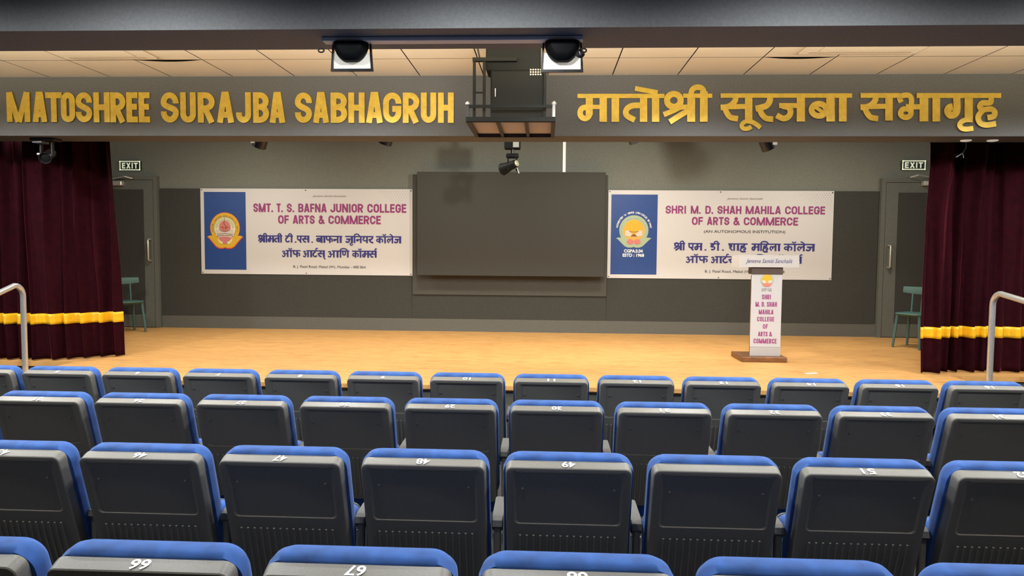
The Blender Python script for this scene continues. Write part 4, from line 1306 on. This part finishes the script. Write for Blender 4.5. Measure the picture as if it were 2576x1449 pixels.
def yoke_lamp(label, cx, y, z_yoke, s):
    """bracket box, swivel, and a lamp head in a small yoke"""
    root = thing('swivel_lamp', label, 'stage lamp', (cx, y, z_yoke), 'swivel lamps hanging over the stage')
    b = MB(); b.box(cx-.115*s, cx+.115*s, y-.06, y+.06, z_yoke+.145*s, z_yoke+.33*s, .012, 2); obj('bracket_box', b, M['dark_body'], root)
    b = MB(); b.box(cx+.01*s, cx+.095*s, y-.066, y-.0605, z_yoke+.165*s, z_yoke+.31*s); obj('shiny_plate', b, M['steel'], root)
    b = MB(); b.tube([(cx, y, z_yoke+.33*s), (cx, y, 3.98)], .016, 8); obj('hanger', b, M['black_metal'], root, True)
    b = MB(); b.tube([(cx, y, z_yoke+.15*s), (cx, y, z_yoke+.08*s)], .022*s, 10); obj('swivel', b, M['black_metal'], root, True)
    b = MB(); b.box(cx-.09*s, cx+.09*s, y-.045, y+.045, z_yoke+.02*s, z_yoke+.085*s, .02*s, 3); obj('base_plate', b, M['dark_body'], root, True)
    for k in (-1, 1):
        b = MB(); b.box(cx+k*.06*s-.008, cx+k*.06*s+.008, y-.03, y+.03, z_yoke-.16*s, z_yoke+.03*s); obj('yoke_arm', b, M['dark_body'], root)
    ax = Vector((-.75, .55, -.25)).normalized()
    c = Vector((cx-.015*s, y, z_yoke-.085*s))
    b = MB(); b.lathe([(.035*s, -.10*s), (.058*s, -.085*s), (.062*s, .02*s), (.09*s, .17*s), (.082*s, .17*s), (.06*s, .12*s)], c, ax, 20); obj('lamp_head', b, M['dark_body'], root, True)
    b = MB(); b.lathe([(.045*s, 0), (.045*s, .006), (.02*s, .012)], c-ax*.10*s-Vector((0, .0, 0)), -ax, 16); obj('end_cap', b, M['lens'], root, True)
    b = MB(); b.tube([(cx+.06*s, y-.03, z_yoke-.10*s), (cx+.10*s, y-.03, z_yoke-.20*s)], .007, 6); obj('lock_lever', b, M['steel'], root, True)
p = PY(1289, 395, 8.4)
yoke_lamp('black swivel lamp hanging just above the dark board', p.x, 8.4, p.z-.03, .82)
p = PY(116, 378, 6.25)
# lamp in front of the left curtain, hung from the beam's underside
def front_lamp():
    y = 6.56
    p = PY(118, 366, y)
    root = thing('spot_lamp', 'black spot lamp under the beam in front of the left curtain', 'stage lamp', (p.x, y, ZS0))
    b = MB(); b.box(p.x-.13, p.x+.11, y-.06, y+.06, ZS0-.028, ZS0-.001, .006, 1); obj('mount_plate', b, M['black_metal'], root)
    b = MB(); b.box(p.x-.10, p.x-.01, y-.062, y+.05, ZS0-.050, ZS0-.029, .004, 1); obj('clamp', b, M['grey_metal'], root)
    for k in (-1, 1):
        b = MB(); b.box(p.x+k*.055-.007, p.x+k*.055+.007, y-.015, y+.015, ZS0-.17, ZS0-.03); obj('yoke_arm', b, M['black_metal'], root)
    c = Vector((p.x+.005, y, ZS0-.165))
    ax = Vector((.25, -.8, -.35)).normalized()
    b = MB(); b.lathe([(.03, -.12), (.044, -.10), (.046, .05), (.055, .08), (.050, .08), (.045, .06)], c, ax, 20); obj('lamp_head', b, M['black_metal'], root, True)
    b = MB(); b.lathe([(.045, .06), (.03, .066), (.002, .068)], c, ax, 20); obj('lens', b, M['dark_body'], root, True)
    b = MB(); b.lathe([(.012, 0), (.012, .02)], (p.x-.062, y-.015, ZS0-.150), (-1,-.4,0), 10); obj('knob', b, M['alu'], root, True)
front_lamp()
# loose pale cable in front of the right curtain
b = MB()
pa, pb_, pc, pd = PY(2430, 372, 6.72), PY(2420, 386, 6.72), PY(2402, 396, 6.72), PY(2421, 398, 6.72)
b.tube([(pa.x, 6.72, ZS0), (pa.x, 6.72, pa.z), (pb_.x, 6.71, pb_.z), (pd.x, 6.70, pd.z)], .004, 6)
b.tube([(pb_.x, 6.71, pb_.z), (pc.x, 6.70, pc.z)], .006, 6)
tag(obj('loose_cable', b, M['grey_metal'], None, True), 'loose cable end dangling in front of the right curtain top', 'cable')

# ------------------------------------------------------------------ air conditioning cassettes in the ceiling
def cassette(label, px0, px1, py):
    a, c = PZ(px0, py, ZS1), PZ(px1, py, ZS1)
    y1 = a.y; w = c.x-a.x
    root = thing('air_conditioner', label, 'air conditioner', ((a.x+c.x)/2, y1-.4, ZS1), 'ceiling air conditioners')
    x0, x1 = a.x, c.x
    b = MB(); b.box(x0, x1, y1-w*.9, y1, ZS1-.022, ZS1-.002, .008, 2); obj('panel', b, M['ceiling'], root)
    b = MB(); b.box(x0+.12, x1-.12, y1-w*.9+.12, y1-.12, ZS1-.030, ZS1-.0225, .003, 1); obj('grille', b, M['ceiling'], root)
    b = MB(); b.box(x0+.06, x1-.06, y1-.075, y1-.04, ZS1-.0228, ZS1-.0222); obj('louvre', b, M['ply'], root)
cassette('flat air conditioner panel in the tiled ceiling at the left', 168, 398, 144)
cassette('flat air conditioner panel in the tiled ceiling at the right', 2008, 2300, 131)
